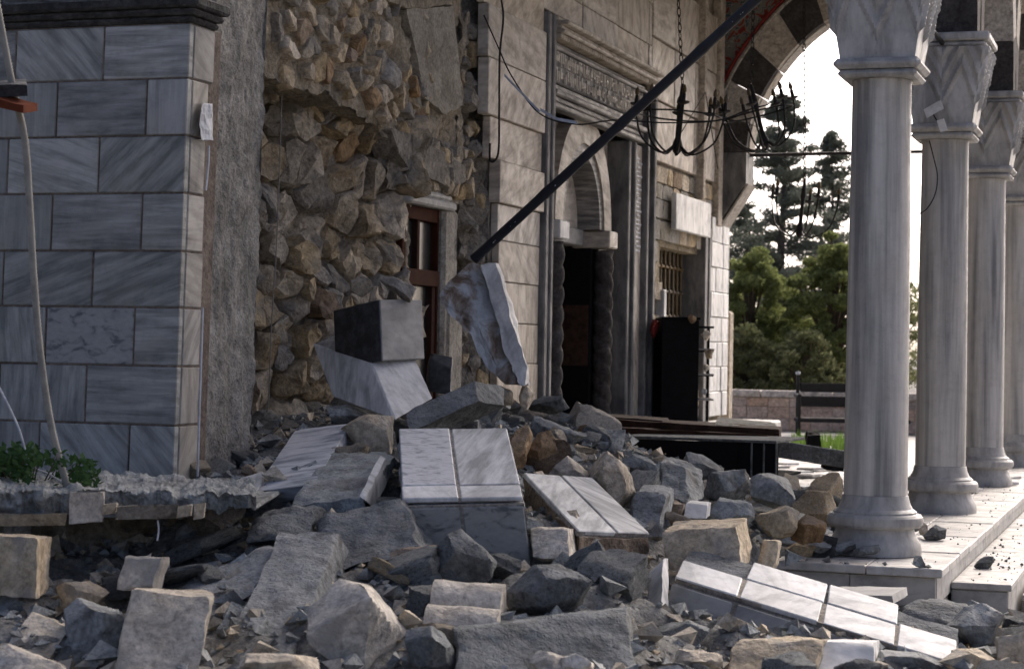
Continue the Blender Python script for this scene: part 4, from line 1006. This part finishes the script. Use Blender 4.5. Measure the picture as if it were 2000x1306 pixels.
q = MB(); x0, x1, y0, y1 = -7.0, 1.2, 5.2, 18.2
def mf(u, v):
    x, y = x0+(x1-x0)*u, y0+(y1-y0)*v; return V((x, y, Hm(x, y) - .045 + .10*fr(V((x, y, 0)), 2.2) + .035*fr(V((x, y, 3)), 8)))
q.grid(mf, 130, 200)
tag(q.build('rubble_mound', M['dirt'], smooth=50, recalc=False), 'heap of grey dust and crushed mortar under the fallen stones', 'rubble', kind='stuff')

MC = M
# --- clad blocks built of panels on a broken core
def clad(name, P0, A, B, C, core, label, tops=(), fronts=(), seed=1, th=.025, cat='wall block', sides=()):
    p0 = P(*P0); a, b, c = P(*A)-p0, P(*B)-p0, P(*C)-p0       # a along, b = back edge of the top, c = downwards
    t = empty(name, p0 + c, label, cat); n_t = a.cross(b).normalized(); n_t = n_t if n_t.z > 0 else -n_t
    n_f = a.cross(c).normalized(); n_f = n_f if n_f.dot(CF) < 0 else -n_f
    i_ = .03
    hero4('core', p0 + n_t*-.004 - n_f*.02, p0 + a - n_f*.02, p0 + b, p0 + c - n_f*.02, core, seed, parent=t, chips=9, depth=.10, amp=.014)
    rn = random.Random(seed)
    for lst, e, nn, nm in ((tops, b, n_t, 'top_panel'), (fronts, c, n_f, 'front_panel')):
        if lst: m_ = MB(); v9 = max(q_[3] for q_ in lst if q_[0] == 0)*.99; m_.prism([p0+a*.006+e*.01, p0+a*.994+e*.01, p0+a*.994+e*v9, p0+a*.006+e*v9], nn*(th-.002)); m_.build('mortar_joint', M['joint2'], t)
        for (u0, u1, v0, v1, mt) in lst:
            g_ = .006; o = p0 + nn*.004; la = a.length; le = e.length
            pts_ = [o + a*(u0+g_/la) + e*(v0+g_/le), o + a*(u1-g_/la) + e*(v0+g_/le), o + a*(u1-g_/la) + e*(v1-g_/le), o + a*(u0+g_/la) + e*(v1-g_/le)]
            pts_ = [p + a*(rn.uniform(-.004,.004)) + e*rn.uniform(-.006,.006) for p in pts_]
            m_ = MB(); m_.prism(pts_, nn*(th + rn.uniform(-.003,.003)))
            o_ = m_.build(nm, M[mt], t)
            bm = bmesh.new(); bm.from_mesh(o_.data); bmesh.ops.bevel(bm, geom=list(bm.edges), offset=.005, segments=1, affect='EDGES'); bm.to_mesh(o_.data); bm.free()
    return t
clad('fallen_clad_block', (784,985,9.55), (1024,980,9.6), (778,848,10.75), (800,1120,9.6), M['conc_grey'], 'fallen wall block with one spotted and one plain marble panel on top', [(0,.47,0,.17,'marble_white'),(0,.47,.17,1,'spot_z'),(.475,1,0,.17,'marble_white'),(.475,1,.17,1,'marble_any')], [(0,.47,.02,1,'spot_y'),(.48,1,.02,1,'spot_y')], 11)
clad('fallen_clad_slab', (1125,1047,9.75), (1018,932,10.6), (1268,1052,10.2), (1122,1120,9.75), M['lime_brown'], 'tilted marble topped slab between spotted block and yellow boulder', [(0,1,0,.52,'marble_any'),(0,1,.53,1,'marble_any')], [], 12)
clad('fallen_clad_beam', (1316,1138,9.45), (1868,1308,8.7), (1348,1070,10.0), (1292,1225,9.4), M['conc_dark'], 'long fallen beam clad in white marble panels at lower right', [(0,.238,0,.5,'marble_white'),(.243,.533,0,.5,'marble_white'),(.243,.533,.5,1,'marble_white'),(.538,.793,0,.5,'marble_white'),(.538,.793,.5,1,'marble_white'),(.798,1,0,.55,'marble_white')], [(0,.238,.02,1,'marble_grey'),(.243,.533,.02,1,'marble_grey'),(.538,.793,.02,1,'marble_grey'),(.798,1,.02,1,'marble_grey')], 13)
# corner block with black and grey faces, standing on a white one
def corner_block(name, P0, A, B, C, ml, mr2, core, label, seed):
    p0 = P(*P0); a, b, c = P(*A)-p0, P(*B)-p0, P(*C)-p0; t = empty(name, p0, label, 'wall block')
    off = (a+b)*.06
    hero4('core', p0+off, p0+off+a*.98, p0+off+b*.98, p0+off+c*.98, core, seed, parent=t, chips=10, depth=.12, amp=.015)
    for e, oth, mt, nm in ((a, b, ml, 'left_face_panel'), (b, a, mr2, 'right_face_panel')):
        nn = oth.normalized()*-.03; m_ = MB(); m_.prism([p0+e*.012, p0+e, p0+e+c, p0+c+e*.012], -nn*1.0); o_ = m_.build(nm, M[mt], t)
        bm = bmesh.new(); bm.from_mesh(o_.data); bmesh.ops.bevel(bm, geom=list(bm.edges), offset=.006, segments=1, affect='EDGES'); bm.to_mesh(o_.data); bm.free()
corner_block('fallen_corner_block', (746,704,12.0), (655,722,12.35), (830,701,12.35), (741,585,12.05), 'black_marble', 'marble_grey', M['conc_grey'], 'corner block with black left face and grey right face, perched on the heap', 21)
corner_block('fallen_corner_block', (772,820,11.6), (650,775,12.1), (846,778,12.0), (726,711,12.05), 'marble_any', 'marble_white', M['conc_grey'], 'pale striped marble corner block under the black and grey one', 22)
# named rubble, four corner pixels each
HB = [
 ('marble_slab', (495,960,10.35), (612,946,10.2), (577,840,11.4), (500,985,10.4), 'marble_stripe', 31, 'blue grey striped marble slab lying tilted beside the concrete pier', 2, .04, .002),
 ('broken_slab', (560,990,9.9), (705,980,9.8), (645,884,10.7), (565,1008,9.95), 'conc_grey', 32, 'broken grey slab with ragged front edge below the pale rock', 9, .2, .012),
 ('marble_shard', (700,968,9.75), (742,888,10.4), (712,975,9.7), (720,985,10.0), 'marble_any', 33, 'narrow pale shard standing against the broken grey slab', 4, .1, .004),
 ('concrete_beam', (432,1282,7.9), (562,1290,7.85), (548,1035,9.05), (466,1335,8.05), 'conc_grey', 34, 'broken grey concrete beam pointing up from the bottom left', 5, .07, .012),
 ('concrete_beam', (312,1140,8.9), (548,1052,9.1), (385,1205,8.55), (330,1160,9.3), 'conc_grey', 35, 'rough blue grey concrete lump lying under the ledge', 10, .16, .02),
 ('limestone_block', (212,1335,7.45), (378,1345,7.4), (256,1155,7.75), (226,1318,7.85), 'lime_pale', 36, 'large cream limestone block with flat face at bottom left', 7, .10, .010),
 ('concrete_beam', (890,1340,7.55), (1240,1300,7.9), (885,1225,7.8), (915,1325,8.0), 'conc_dark', 37, 'long dark grey concrete beam at the bottom centre', 6, .10, .012),
 ('limestone_block', (1302,1116,9.95), (1450,1108,9.85), (1294,1036,10.1), (1330,1095,10.45), 'lime', 38, 'squared beige block with chiselled right side before the steps', 5, .08, .010),
 ('black_slab', (800,842,11.2), (935,783,11.4), (794,802,11.35), (862,850,11.6), 'conc_dark', 39, 'dark grey stone slab leaning beside the white corner block', 4, .08, .006),
 ('limestone_block', (-40,1160,8.3), (68,1168,8.25), (-32,1045,8.35), (-10,1150,8.7), 'lime', 40, 'beige limestone block cut by the left photo edge below the ledge', 5, .08, .008),
 ('limestone_block', (8,1262,7.9), (88,1292,7.8), (62,1195,8.1), (40,1270,8.2), 'lime_pale', 41, 'pale tilted block near the lower left corner', 5, .08, .008),
 ('limestone_shard', (222,1150,8.55), (302,1156,8.5), (240,1084,8.6), (236,1148,8.65), 'lime_pale', 42, 'pale pointed shard under the broken ledge', 7, .25, .008),
 ('paving_slab', (1605,1160,10.3), (1742,1162,10.1), (1640,1144,10.7), (1608,1176,10.3), 'marble_grey', 43, 'flat grey slab with pale top lying in front of the steps', 3, .05, .003),
 ('stone_plate', (1752,1240,9.6), (1862,1262,9.4), (1755,1166,9.8), (1790,1230,9.9), 'conc_dark', 44, 'dark wedge shaped plate right of the white clad beam', 8, .3, .01),
 ('limestone_shard', (1478,1114,10.2), (1512,1116,10.2), (1490,1054,10.2), (1484,1112,10.3), 'lime_pale', 45, 'small pale shard standing upright before the platform edge', 6, .3, .006),
 ('marble_shard', (1262,1218,9.2), (1292,1200,9.1), (1264,1108,9.5), (1275,1215,9.3), 'marble_any', 46, 'upright veined marble shard at the left end of the clad beam', 6, .2, .006),
 ('limestone_block', (1410,1330,8.0), (1585,1330,7.9), (1440,1252,8.2), (1430,1320,8.4), 'lime', 47, 'beige block with dark broken face at the bottom, below the clad beam', 6, .12, .012),
 ('marble_block', (1585,1330,8.0), (1705,1335,7.95), (1590,1252,8.2), (1600,1320,8.4), 'marble_white', 48, 'smooth white block at the bottom right of centre', 4, .08, .005),
 ('stone_block', (1224,1032,10.9), (1290,1040,10.8), (1238,955,11.1), (1245,1020,11.3), 'conc_grey', 49, 'grey squared stone right of the yellow boulder', 6, .14, .012),
 ('marble_block', (1336,1010,11.3), (1378,1012,11.3), (1340,982,11.4), (1345,1004,11.6), 'marble_white', 50, 'small white marble cube behind the squared beige block', 3, .06, .003),
 ('stone_block', (1290,960,12.2), (1345,985,12.0), (1288,895,12.6), (1320,955,12.5), 'conc_grey', 51, 'long grey stone tilted on the heap before the shoe rack', 6, .14, .012),
 ('broken_slab', (600,1010,9.4), (780,975,9.5), (640,1130,8.9), (640,1015,9.8), 'conc_dark', 52, 'dark hollowed concrete plate behind the concrete beam', 9, .2, .02),
 ('concrete_chunk', (470,1065,9.2), (600,1050,9.2), (490,1000,9.6), (510,1060,9.7), 'conc_dark', 53, 'dark crumbling chunk at the right end of the ledge', 9, .2, .02),
 ('brick_shard', (757,1110,9.0), (838,1106,8.9), (760,1072,9.1), (780,1105,9.2), 'lime_brown', 54, 'small brown shard before the spotted block', 6, .3, .008),
 ('plaster_chunk', (1035,1095,9.5), (1110,1100,9.4), (1035,1030,9.7), (1060,1090,9.9), 'lime_pale', 55, 'white chunk with red brick bits between the two clad blocks', 7, .16, .01),
 ('marble_shard', (445,975,10.2), (500,960,10.2), (470,930,10.6), (450,985,10.3), 'marble_any', 56, 'pale marble sliver lying at the foot of the concrete pier', 5, .2, .004),
 ('marble_shard', (830,760,12.6), (880,770,12.5), (832,688,12.8), (836,762,12.75), 'black_marble', 57, 'dark triangular panel behind the perched corner block', 6, .3, .004),
]
for (nm, a, b, c, d_, mt, sd_, lb, ch, dp, am) in HB: hero4(nm, a, b, c, d_, M[mt], sd_, lb, nm.replace('_', ' '), chips=ch+4, depth=dp*1.25, amp=am*1.35)
RB = [
 ('limestone_boulder', 700, 1235, 172, 190, 7.9, 'lime_pale', 163, 'big rounded limestone boulder with pale front at bottom centre left'),
 ('dark_boulder', 1070, 1150, 165, 95, 8.5, 'conc_dark', 62, 'smooth dark grey boulder behind the long dark beam'),
 ('dark_boulder', 905, 1090, 120, 115, 8.9, 'conc_dark', 63, 'pointed dark grey boulder before the spotted block'),
 ('yellow_boulder', 1188, 945, 100, 118, 11.2, 'lime', 64, 'yellowish boulder standing behind the tilted slab'),
 ('limestone_rock', 1112, 935, 76, 78, 11.2, 'lime', 65, 'grey beige rock left of the yellowish boulder'),
 ('brown_rock', 1008, 880, 48, 92, 11.6, 'lime_brown', 66, 'brown upright rock touching the spotted block'),
 ('brown_rock', 1062, 878, 56, 74, 11.8, 'lime_brown', 67, 'reddish brown rock behind the grey beige one'),
 ('pale_rock', 722, 850, 98, 74, 11.2, 'lime', 68, 'pale angular rock behind the broken grey slab'),
 ('dark_rock', 1068, 790, 76, 34, 14.6, 'conc_dark', 69, 'dark flat rock on the heap at the foot of the left twisted column'),
 ('concrete_chunk', 1905, 1225, 110, 90, 9.5, 'conc_grey', 70, 'gravelly concrete chunk in front of the lower steps'),
 ('pale_rock', 1985, 1275, 90, 100, 8.9, 'lime_pale', 71, 'pale rock in the lower right corner'),
 ('pale_rock', 1905, 1296, 90, 50, 8.6, 'lime_pale', 72, 'pale stone at the bottom edge, left of the corner rock'),
 ('dark_rock', 1780, 1298, 130, 45, 8.3, 'conc_grey', 73, 'dark flat rock at the bottom edge under the end of the clad beam'),
 ('carved_lump', 1068, 1296, 70, 46, 7.45, 'lime_pale', 74, 'rounded cream carved lump at the bottom edge, left of a pair'),
 ('carved_lump', 1122, 1295, 66, 46, 7.45, 'lime_pale', 75, 'rounded cream carved lump at the bottom edge, right of a pair'),
 ('limestone_rock', 1365, 1292, 90, 46, 7.9, 'lime', 76, 'beige rock at the bottom edge right of the dark beam'),
 ('dark_rock', 1325, 1245, 120, 56, 8.8, 'conc_dark', 77, 'dark flat rock below the left end of the clad beam'),
 ('grey_rock', 1420, 950, 90, 60, 13.0, 'conc_grey', 78, 'grey angular rock in the middle of the heap on the platform'),
 ('grey_rock', 1375, 915, 80, 46, 13.6, 'conc_grey', 79, 'grey rock directly below the toppled shoe rack'),
 ('grey_rock', 1505, 960, 90, 64, 13.2, 'conc_grey', 80, 'wide grey rock on the right part of the heap'),
 ('brown_rock', 1520, 1020, 84, 60, 12.3, 'lime', 81, 'tan rock left of the nearest column base'),
 ('brown_rock', 1580, 1035, 60, 56, 12.3, 'lime_brown', 82, 'tan rock touching the nearest column base'),
 ('grey_rock', 1425, 1005, 96, 56, 11.8, 'conc_grey', 83, 'flat grey rock behind the squared beige block'),
 ('dark_rock', 1310, 1005, 52, 50, 11.4, 'lime_brown', 84, 'dark brown rock between grey stone and white cube'),
 ('grey_rock', 1245, 910, 70, 44, 13.2, 'conc_grey', 85, 'grey rock behind the yellowish boulder'),
 ('grey_rock', 1180, 865, 84, 50, 13.8, 'conc_grey', 86, 'grey rock at the left end of the shoe rack'),
 ('grey_rock', 1090, 845, 100, 44, 13.4, 'conc_grey', 87, 'wide grey rock on the heap below the doorway'),
 ('pale_rock', 160, 1165, 90, 50, 8.6, 'lime', 88, 'low tan rock under the ledge at left'),
 ('grey_rock', 190, 1245, 130, 120, 8.0, 'conc_grey', 89, 'grey mortar crusted rock left of the big cream block'),
 ('grey_rock', 30, 1190, 100, 60, 8.4, 'conc_grey', 90, 'crumbled pale grey rock at the left photo edge'),
 ('pale_rock', 60, 1300, 150, 46, 7.4, 'lime_pale', 91, 'pale stone at the bottom left corner'),
 ('grey_rock', 545, 1305, 150, 60, 7.4, 'lime_pale', 92, 'pale broken stone at the bottom edge below the concrete beam'),
 ('grey_rock', 840, 1270, 80, 90, 7.7, 'conc_dark', 93, 'dark stone at the left end of the long dark beam'),
 ('dark_rock', 750, 1130, 70, 40, 8.9, 'conc_dark', 94, 'dark rock above the big limestone boulder'),
 ('grey_rock', 495, 915, 56, 48, 11.2, 'conc_grey', 95, 'small grey rock at the foot of the concrete pier'),
 ('brown_rock', 483, 918, 26, 24, 10.9, 'lime_brown', 96, 'little brown rock at the foot of the concrete pier'),
 ('grey_rock', 700, 815, 120, 40, 12.0, 'conc_grey', 97, 'low grey rock between the pale angular rock and the wall'),
 ('grey_rock', 900, 830, 80, 40, 11.9, 'conc_grey', 98, 'grey rock under the dark leaning slab'),
 ('pale_rock', 985, 775, 36, 34, 13.6, 'lime_pale', 99, 'white lump under the leaning broken slab'),
 ('pale_rock', 1028, 775, 28, 44, 13.5, 'lime_pale', 100, 'white chip at the foot of the leaning broken slab'),
 ('pale_rock', 708, 558, 46, 40, 12.3, 'core', 101, 'pale stone lying on top of the black and grey corner block'),
 ('grey_rock', 775, 562, 70, 40, 12.3, 'core_grey', 102, 'grey crumbled mortar lump on top of the corner block'),
 ('grey_rock', 1640, 1072, 60, 22, 12.6, 'conc_grey', 105, 'flat grey piece lying at the platform edge before the nearest column'),
 ('grey_rock', 1692, 1074, 50, 22, 12.5, 'conc_dark', 106, 'dark flat piece leaning on the front of the nearest column base'),
 ('grey_rock', 1600, 1068, 44, 26, 12.5, 'conc_grey', 107, 'grey lump at the platform edge left of the nearest column base'),
 ('grey_rock', 1560, 1072, 50, 22, 12.4, 'lime', 108, 'beige lump at the platform edge'),
 ('pale_rock', 1803, 1032, 16, 26, 14.0, 'lime_pale', 109, 'small white upright chip right of the nearest column base'),
 ('grey_rock', 1792, 1022, 34, 34, 14.1, 'conc_grey', 110, 'grey lump touching the right side of the nearest column base'),
 ('grey_rock', 1825, 1040, 46, 30, 13.85, 'conc_dark', 103, 'dark stone on the platform right of the nearest column base'),
 ('grey_rock', 1922, 1102, 40, 26, 13.6, 'conc_dark', 104, 'dark stone lying on the lower step at right'),
]
for (nm, a, b, w_, h_, d_, mt, sd_, lb) in RB:
    rockat(nm, a, b, w_*1.08, h_*1.08, d_, M[mt], sd_, lb, nm.split('_')[-1] if nm.split('_')[-1] != 'lump' else 'carved stone', rot=random.Random(sd_).uniform(-.3,.3), amp=.014 if w_*d_ > 400 else .008)
# carved cornice fragment with two rolls
cf_ = empty('carved_cornice_fragment', P(880, 1306, 8.0), 'cream carved cornice fragment with two rounded mouldings at bottom centre', 'carved stone')
prof = []
e0, e1 = P(852, 1138, 8.45), P(988, 1148, 8.4); dn = P(826, 1235, 8.1) - e0
nn = dn.cross(e1-e0).normalized(); nn = nn if nn.dot(CF) < 0 else -nn
def cfn(u, v):
    k = v*2.0; hump = abs(math.sin(math.pi*min(k, 2)))**.6*.055
    p = e0 + (e1-e0)*u + dn*v + nn*hump; return p + V((fr(p, 9), fr(p+V((9,1,1)), 9), fr(p+V((1,9,1)), 9)))*.007
q = MB(); q.grid(cfn, 14, 36); q.grid(lambda u, v: cfn(0, v) - nn*(.35*u) + (e0-e1)*.0, 4, 36); q.grid(lambda u, v: cfn(1, v) - nn*(.35*u), 4, 36); q.grid(lambda u, v: cfn(u, 0) - nn*(.35*v), 14, 4)
q.build('moulded_face', M['lime_pale'], cf_, smooth=40, recalc=False)
hero4('block', (800,1335,7.85), (865,1335,7.9), (850,1142,8.48), (812,1320,8.2), M['lime_pale'], 111, parent=cf_, chips=5, depth=.06, amp=.006)
# leaning broken slab with torn face
lsl = empty('leaning_broken_slab', P(1000, 760, 13.5), 'tall broken slab with white and brown stained face leaning below the pole', 'slab')
ol = [(858,578,13.9),(878,548,14.0),(918,514,14.2),(950,518,14.2),(975,560,14.1),(1005,650,13.8),(1034,752,13.5),(988,752,13.5),(955,722,13.6),(935,690,13.65),(922,655,13.7),(905,640,13.75),(880,618,13.8),(868,600,13.85)]
def stain():
    t = NT('stained_marble'); co = t.coord(scale=(2,2,1)); f = t.noise(co, 3.2, 6, .6, .6)
    c = t.ramp(f, [(.36,(.16,.11,.08)),(.46,(.33,.29,.25)),(.54,(.50,.52,.54)),(.72,(.60,.62,.64))]); g_ = t.noise(co, 20, 6, .65); c = t.mix(c, t.ramp(g_, [(.3,t.g(.7)),(.6,t.g(1))]), .7, 'MULTIPLY')
    t.bump([(f, .03), (g_, .008)], .7); return t.fin(c, .8, .3)
M['stain'] = stain()
cc = sum((P(*p) for p in ol), V((0,0,0)))/len(ol); q = MB(); n_ = 7; R_ = []
back = CF*.20 + CR*.02
pp = []
for i in range(len(ol)):
    a, b = P(*ol[i]), P(*ol[(i+1)%len(ol)])
    for t in range(4): p = a.lerp(b, t/4); pp.append(p + V((fr(p,8), fr(p+V((3,3,3)),8), fr(p+V((7,1,3)),8)))*.012)
N = len(pp); vs = []; fs = []
for r in range(n_+1):
    for p in pp: g_ = cc.lerp(p, r/n_); vs.append(g_ + CF*(.05*fr(g_, 5)*(1 if r < n_ else .3) - .05*(1-r/n_)))
for r in range(n_):
    for i in range(N): fs.append((r*N+i, r*N+(i+1)%N, (r+1)*N+(i+1)%N, (r+1)*N+i))
o_ = len(vs); vs += [p + back for p in pp]; fs += [(n_*N+i, n_*N+(i+1)%N, o_+(i+1)%N, o_+i) for i in range(N)] + [tuple(o_+i for i in range(N))]
q.add(vs, fs); q.build('torn_face', M['stain'], lsl, smooth=35)
hero4('pale_edge', (1004,756,13.40), (1036,752,13.42), (940,518,14.05), (1010,752,13.6), M['marble_white'], 120, parent=lsl, chips=12, depth=.25, amp=.02)
def proj(p):
    r = p - CAM; d = r.dot(CF); return 1000 + FPX*r.dot(CR)/d, 653 - FPX*r.dot(CU)/d
def keepclear(p, mg=0):
    a, b = proj(p)
    if 765 < a < 1035 and 840 < b < 1090: return True
    if 1005 < a < 1275 and 915+ (a-1005)*.45-40 < b < 1065: return True
    if 490 < a < 680 and 835 < b < 965: return True
    if 1260 < a < 1880 and 1105 + (a-1300)*.27 - 20 < b < 1245 + (a-1300)*.13: return True
    if 1200 < a < 1530 and b < 905: return True
    if 430 < a < 690 and 1030 < b < 1290: return True
    if 870 < a < 1250 and 1165 < b < 1310: return True
    if 205 < a < 415 and 1150 < b < 1310: return True
    if 610 < a < 790 and 1130 < b < 1310: return True
    return False
# scattered stones: individuals, then crumbs
proto = []
for k in range(14):
    vs, fs = rockverts(2000+k, 'block' if k % 2 else 'boulder', 8, 9, .3); vs = disp(vs, k, .12, 1.5)
    ms = {}
    for mt in ('conc_grey','lime','conc_dark','lime_brown','lime_pale'):
        me = bpy.data.meshes.new('rubble_stone'); me.from_pydata(vs, [], fs); me.polygons.foreach_set('use_smooth', [True]*len(me.polygons)); me.set_sharp_from_angle(angle=rad(30)); me.materials.append(M[mt]); ms[mt] = me
    proto.append(ms)
rz = random.Random(77)
zones = [('on the platform heap left of the nearest column', lambda: (rz.uniform(-4.6,-2.0), rz.uniform(12.3,17.5))), ('on the heap below the doorway', lambda: (rz.uniform(-5.2,-3.4), rz.uniform(12.5,16.5))),
         ('among the big blocks in the foreground', lambda: (rz.uniform(-4.6,-.4), rz.uniform(7.2,11.8))), ('at the foot of the concrete pier', lambda: (rz.uniform(-5.0,-4.0), rz.uniform(9.6,12.4)))]
cw = {'conc_grey': 'grey', 'lime': 'beige', 'conc_dark': 'dark', 'lime_brown': 'brown', 'lime_pale': 'cream'}
cnt = 0
for k in range(470):
    zn, fn = zones[rz.choices([0,1,2,3],[.36,.2,.36,.08])[0]]; x, y = fn(); s1 = rz.uniform(.035,.115)*rz.choice([1,1,.8,1.25]); mt = rz.choices(list(cw), [.5,.16,.16,.08,.10])[0]
    if (x-COLX)**2 + (y-COLY[0])**2 < .42**2: continue
    z = max(Hm(x, y), 0 if (y > YF and x < XE) else -.46); dims = V((s1*rz.uniform(.8,1.5), s1*rz.uniform(.7,1.3), s1*rz.choice([rz.uniform(.5,.95), rz.uniform(.2,.4)])))
    if keepclear(V((x, y, z+.05))): continue
    o = bpy.data.objects.new('rubble_stone', rz.choice(proto)[mt]); col.objects.link(o); o.location = (x, y, z + dims.z*.25); o.scale = dims; o.rotation_euler = (rz.uniform(-.5,.5), rz.uniform(-.5,.5), rz.uniform(0,6.28))
    tag(o, 'small loose %s stone %s' % (cw[mt], zn), 'stone', '%s rubble stones %s' % (cw[mt], zn))
def crumbs(name, label, n, fn, smin, smax, mat, seed):
    rc = random.Random(seed); q = MB(); T = [(0,1,2),(0,2,3),(0,3,1),(4,2,1),(4,3,2),(4,1,3)]
    for _ in range(n):
        x, y, z = fn(rc); s1 = smin + (smax-smin)*rc.random()**2.5
        b = [V((rc.uniform(-.3,.3), rc.uniform(-.3,.3), .8)), V((1,0,0)), V((-.5,.87,0)), V((-.5,-.87,0)), V((0,0,-.6))]
        R3 = Matrix.Rotation(rc.uniform(0,6.28), 3, 'Z') @ Matrix.Rotation(rc.uniform(-.8,.8), 3, 'X')
        q.add([V((x,y,z+s1*.3)) + R3 @ V((p.x*s1*rc.uniform(.6,1.3), p.y*s1*rc.uniform(.6,1.2), p.z*s1*rc.uniform(.5,1))) for p in b], T)
    return tag(q.build(name, mat), label, 'gravel', kind='stuff')
def fheap(rc):
    x, y = rc.uniform(-5.4,-.2), rc.uniform(6.6,17.5)
    while (x > -2.35 and y > 12.25): x, y = rc.uniform(-5.4,-.2), rc.uniform(6.6,17.5)
    return x, y, max(mz(x, y), 0 if (y > YF and x < XE and y < 26) else -.46)
def mz(x, y): return Hm(x, y) - .045 + .10*fr(V((x, y, 0)), 2.2) + .035*fr(V((x, y, 3)), 8)
crumbs('mortar_crumbs', 'grey mortar crumbs strewn over the rubble heap', 9000, fheap, .008, .045, M['conc_grey'], 5)
crumbs('limestone_crumbs', 'beige limestone crumbs strewn over the rubble heap', 3000, fheap, .008, .045, M['lime'], 6)
crumbs('mortar_shards', 'grey mortar shards filling the gaps between the fallen blocks', 3600, fheap, .022, .095, M['conc_grey'], 15)
crumbs('limestone_shards', 'cream limestone shards filling the gaps between the fallen blocks', 1900, fheap, .022, .09, M['lime_pale'], 16)
def fplat(rc): x = XE - abs(rc.gauss(0, .9)); y = rc.uniform(12.3, 20); return x, y, .002
crumbs('platform_grit', 'grit and stone chips on the platform paving', 420, fplat, .003, .014, M['conc_dark'], 7)
crumbs('step_grit', 'dark grit on the lower step at right', 120, lambda rc: (rc.uniform(-1.3,-1.0), rc.uniform(13.1,18), -.163), .004, .02, M['conc_dark'], 8)
# broken tiles on the platform
rt = random.Random(9)
for k in range(34):
    px, py = rt.uniform(1520,1650), rt.uniform(905,975)
    if k > 26: px, py = rt.uniform(1880,1990), rt.uniform(930,985)
    c = PZ(px, py, .01); s1 = rt.uniform(.08,.2); q = MB(); n = rt.choice([4,4,5]); a0 = rt.uniform(0,6.28)
    q.prism([c + V((math.cos(a0+6.283*i/n)*s1*rt.uniform(.7,1.2), math.sin(a0+6.283*i/n)*s1*rt.uniform(.7,1.2), rt.uniform(0,.012))) for i in range(n)], (0,0,.025))
    w_ = 'right of the columns' if k > 26 else 'behind the nearest column'; tag(q.build('broken_tile', M[rt.choice(['marble_white','marble_any','floor'])]), 'flat broken marble tile on the platform paving %s' % w_, 'tile', 'broken tiles %s' % w_)
for k, (a, b, w_, h_) in enumerate(((1610,960,56,22),(1625,905,44,26),(1588,862,26,40))):
    rockat('black_plastic_scrap', a, b, w_, h_, [15.2,18.0,21][k], M['black'], 130+k, ['black crumpled scrap lying beside the nearest column','black scrap behind the nearest column near the tiles','small black cone shaped scrap before the grass'][k], 'scrap', kind='block', cd=.35)
hero4('red_stick', (1668,1246,8.6), (1700,1262,8.6), (1668,1250,8.6), (1670,1246,8.65), M['redcloth'], 140, 'short red stick lying on the white clad beam', 'stick', chips=2, amp=.001, n=3)
print('objects', len(bpy.data.objects), 'tris~', sum(len(o.data.polygons) for o in bpy.data.objects if o.type == 'MESH'))
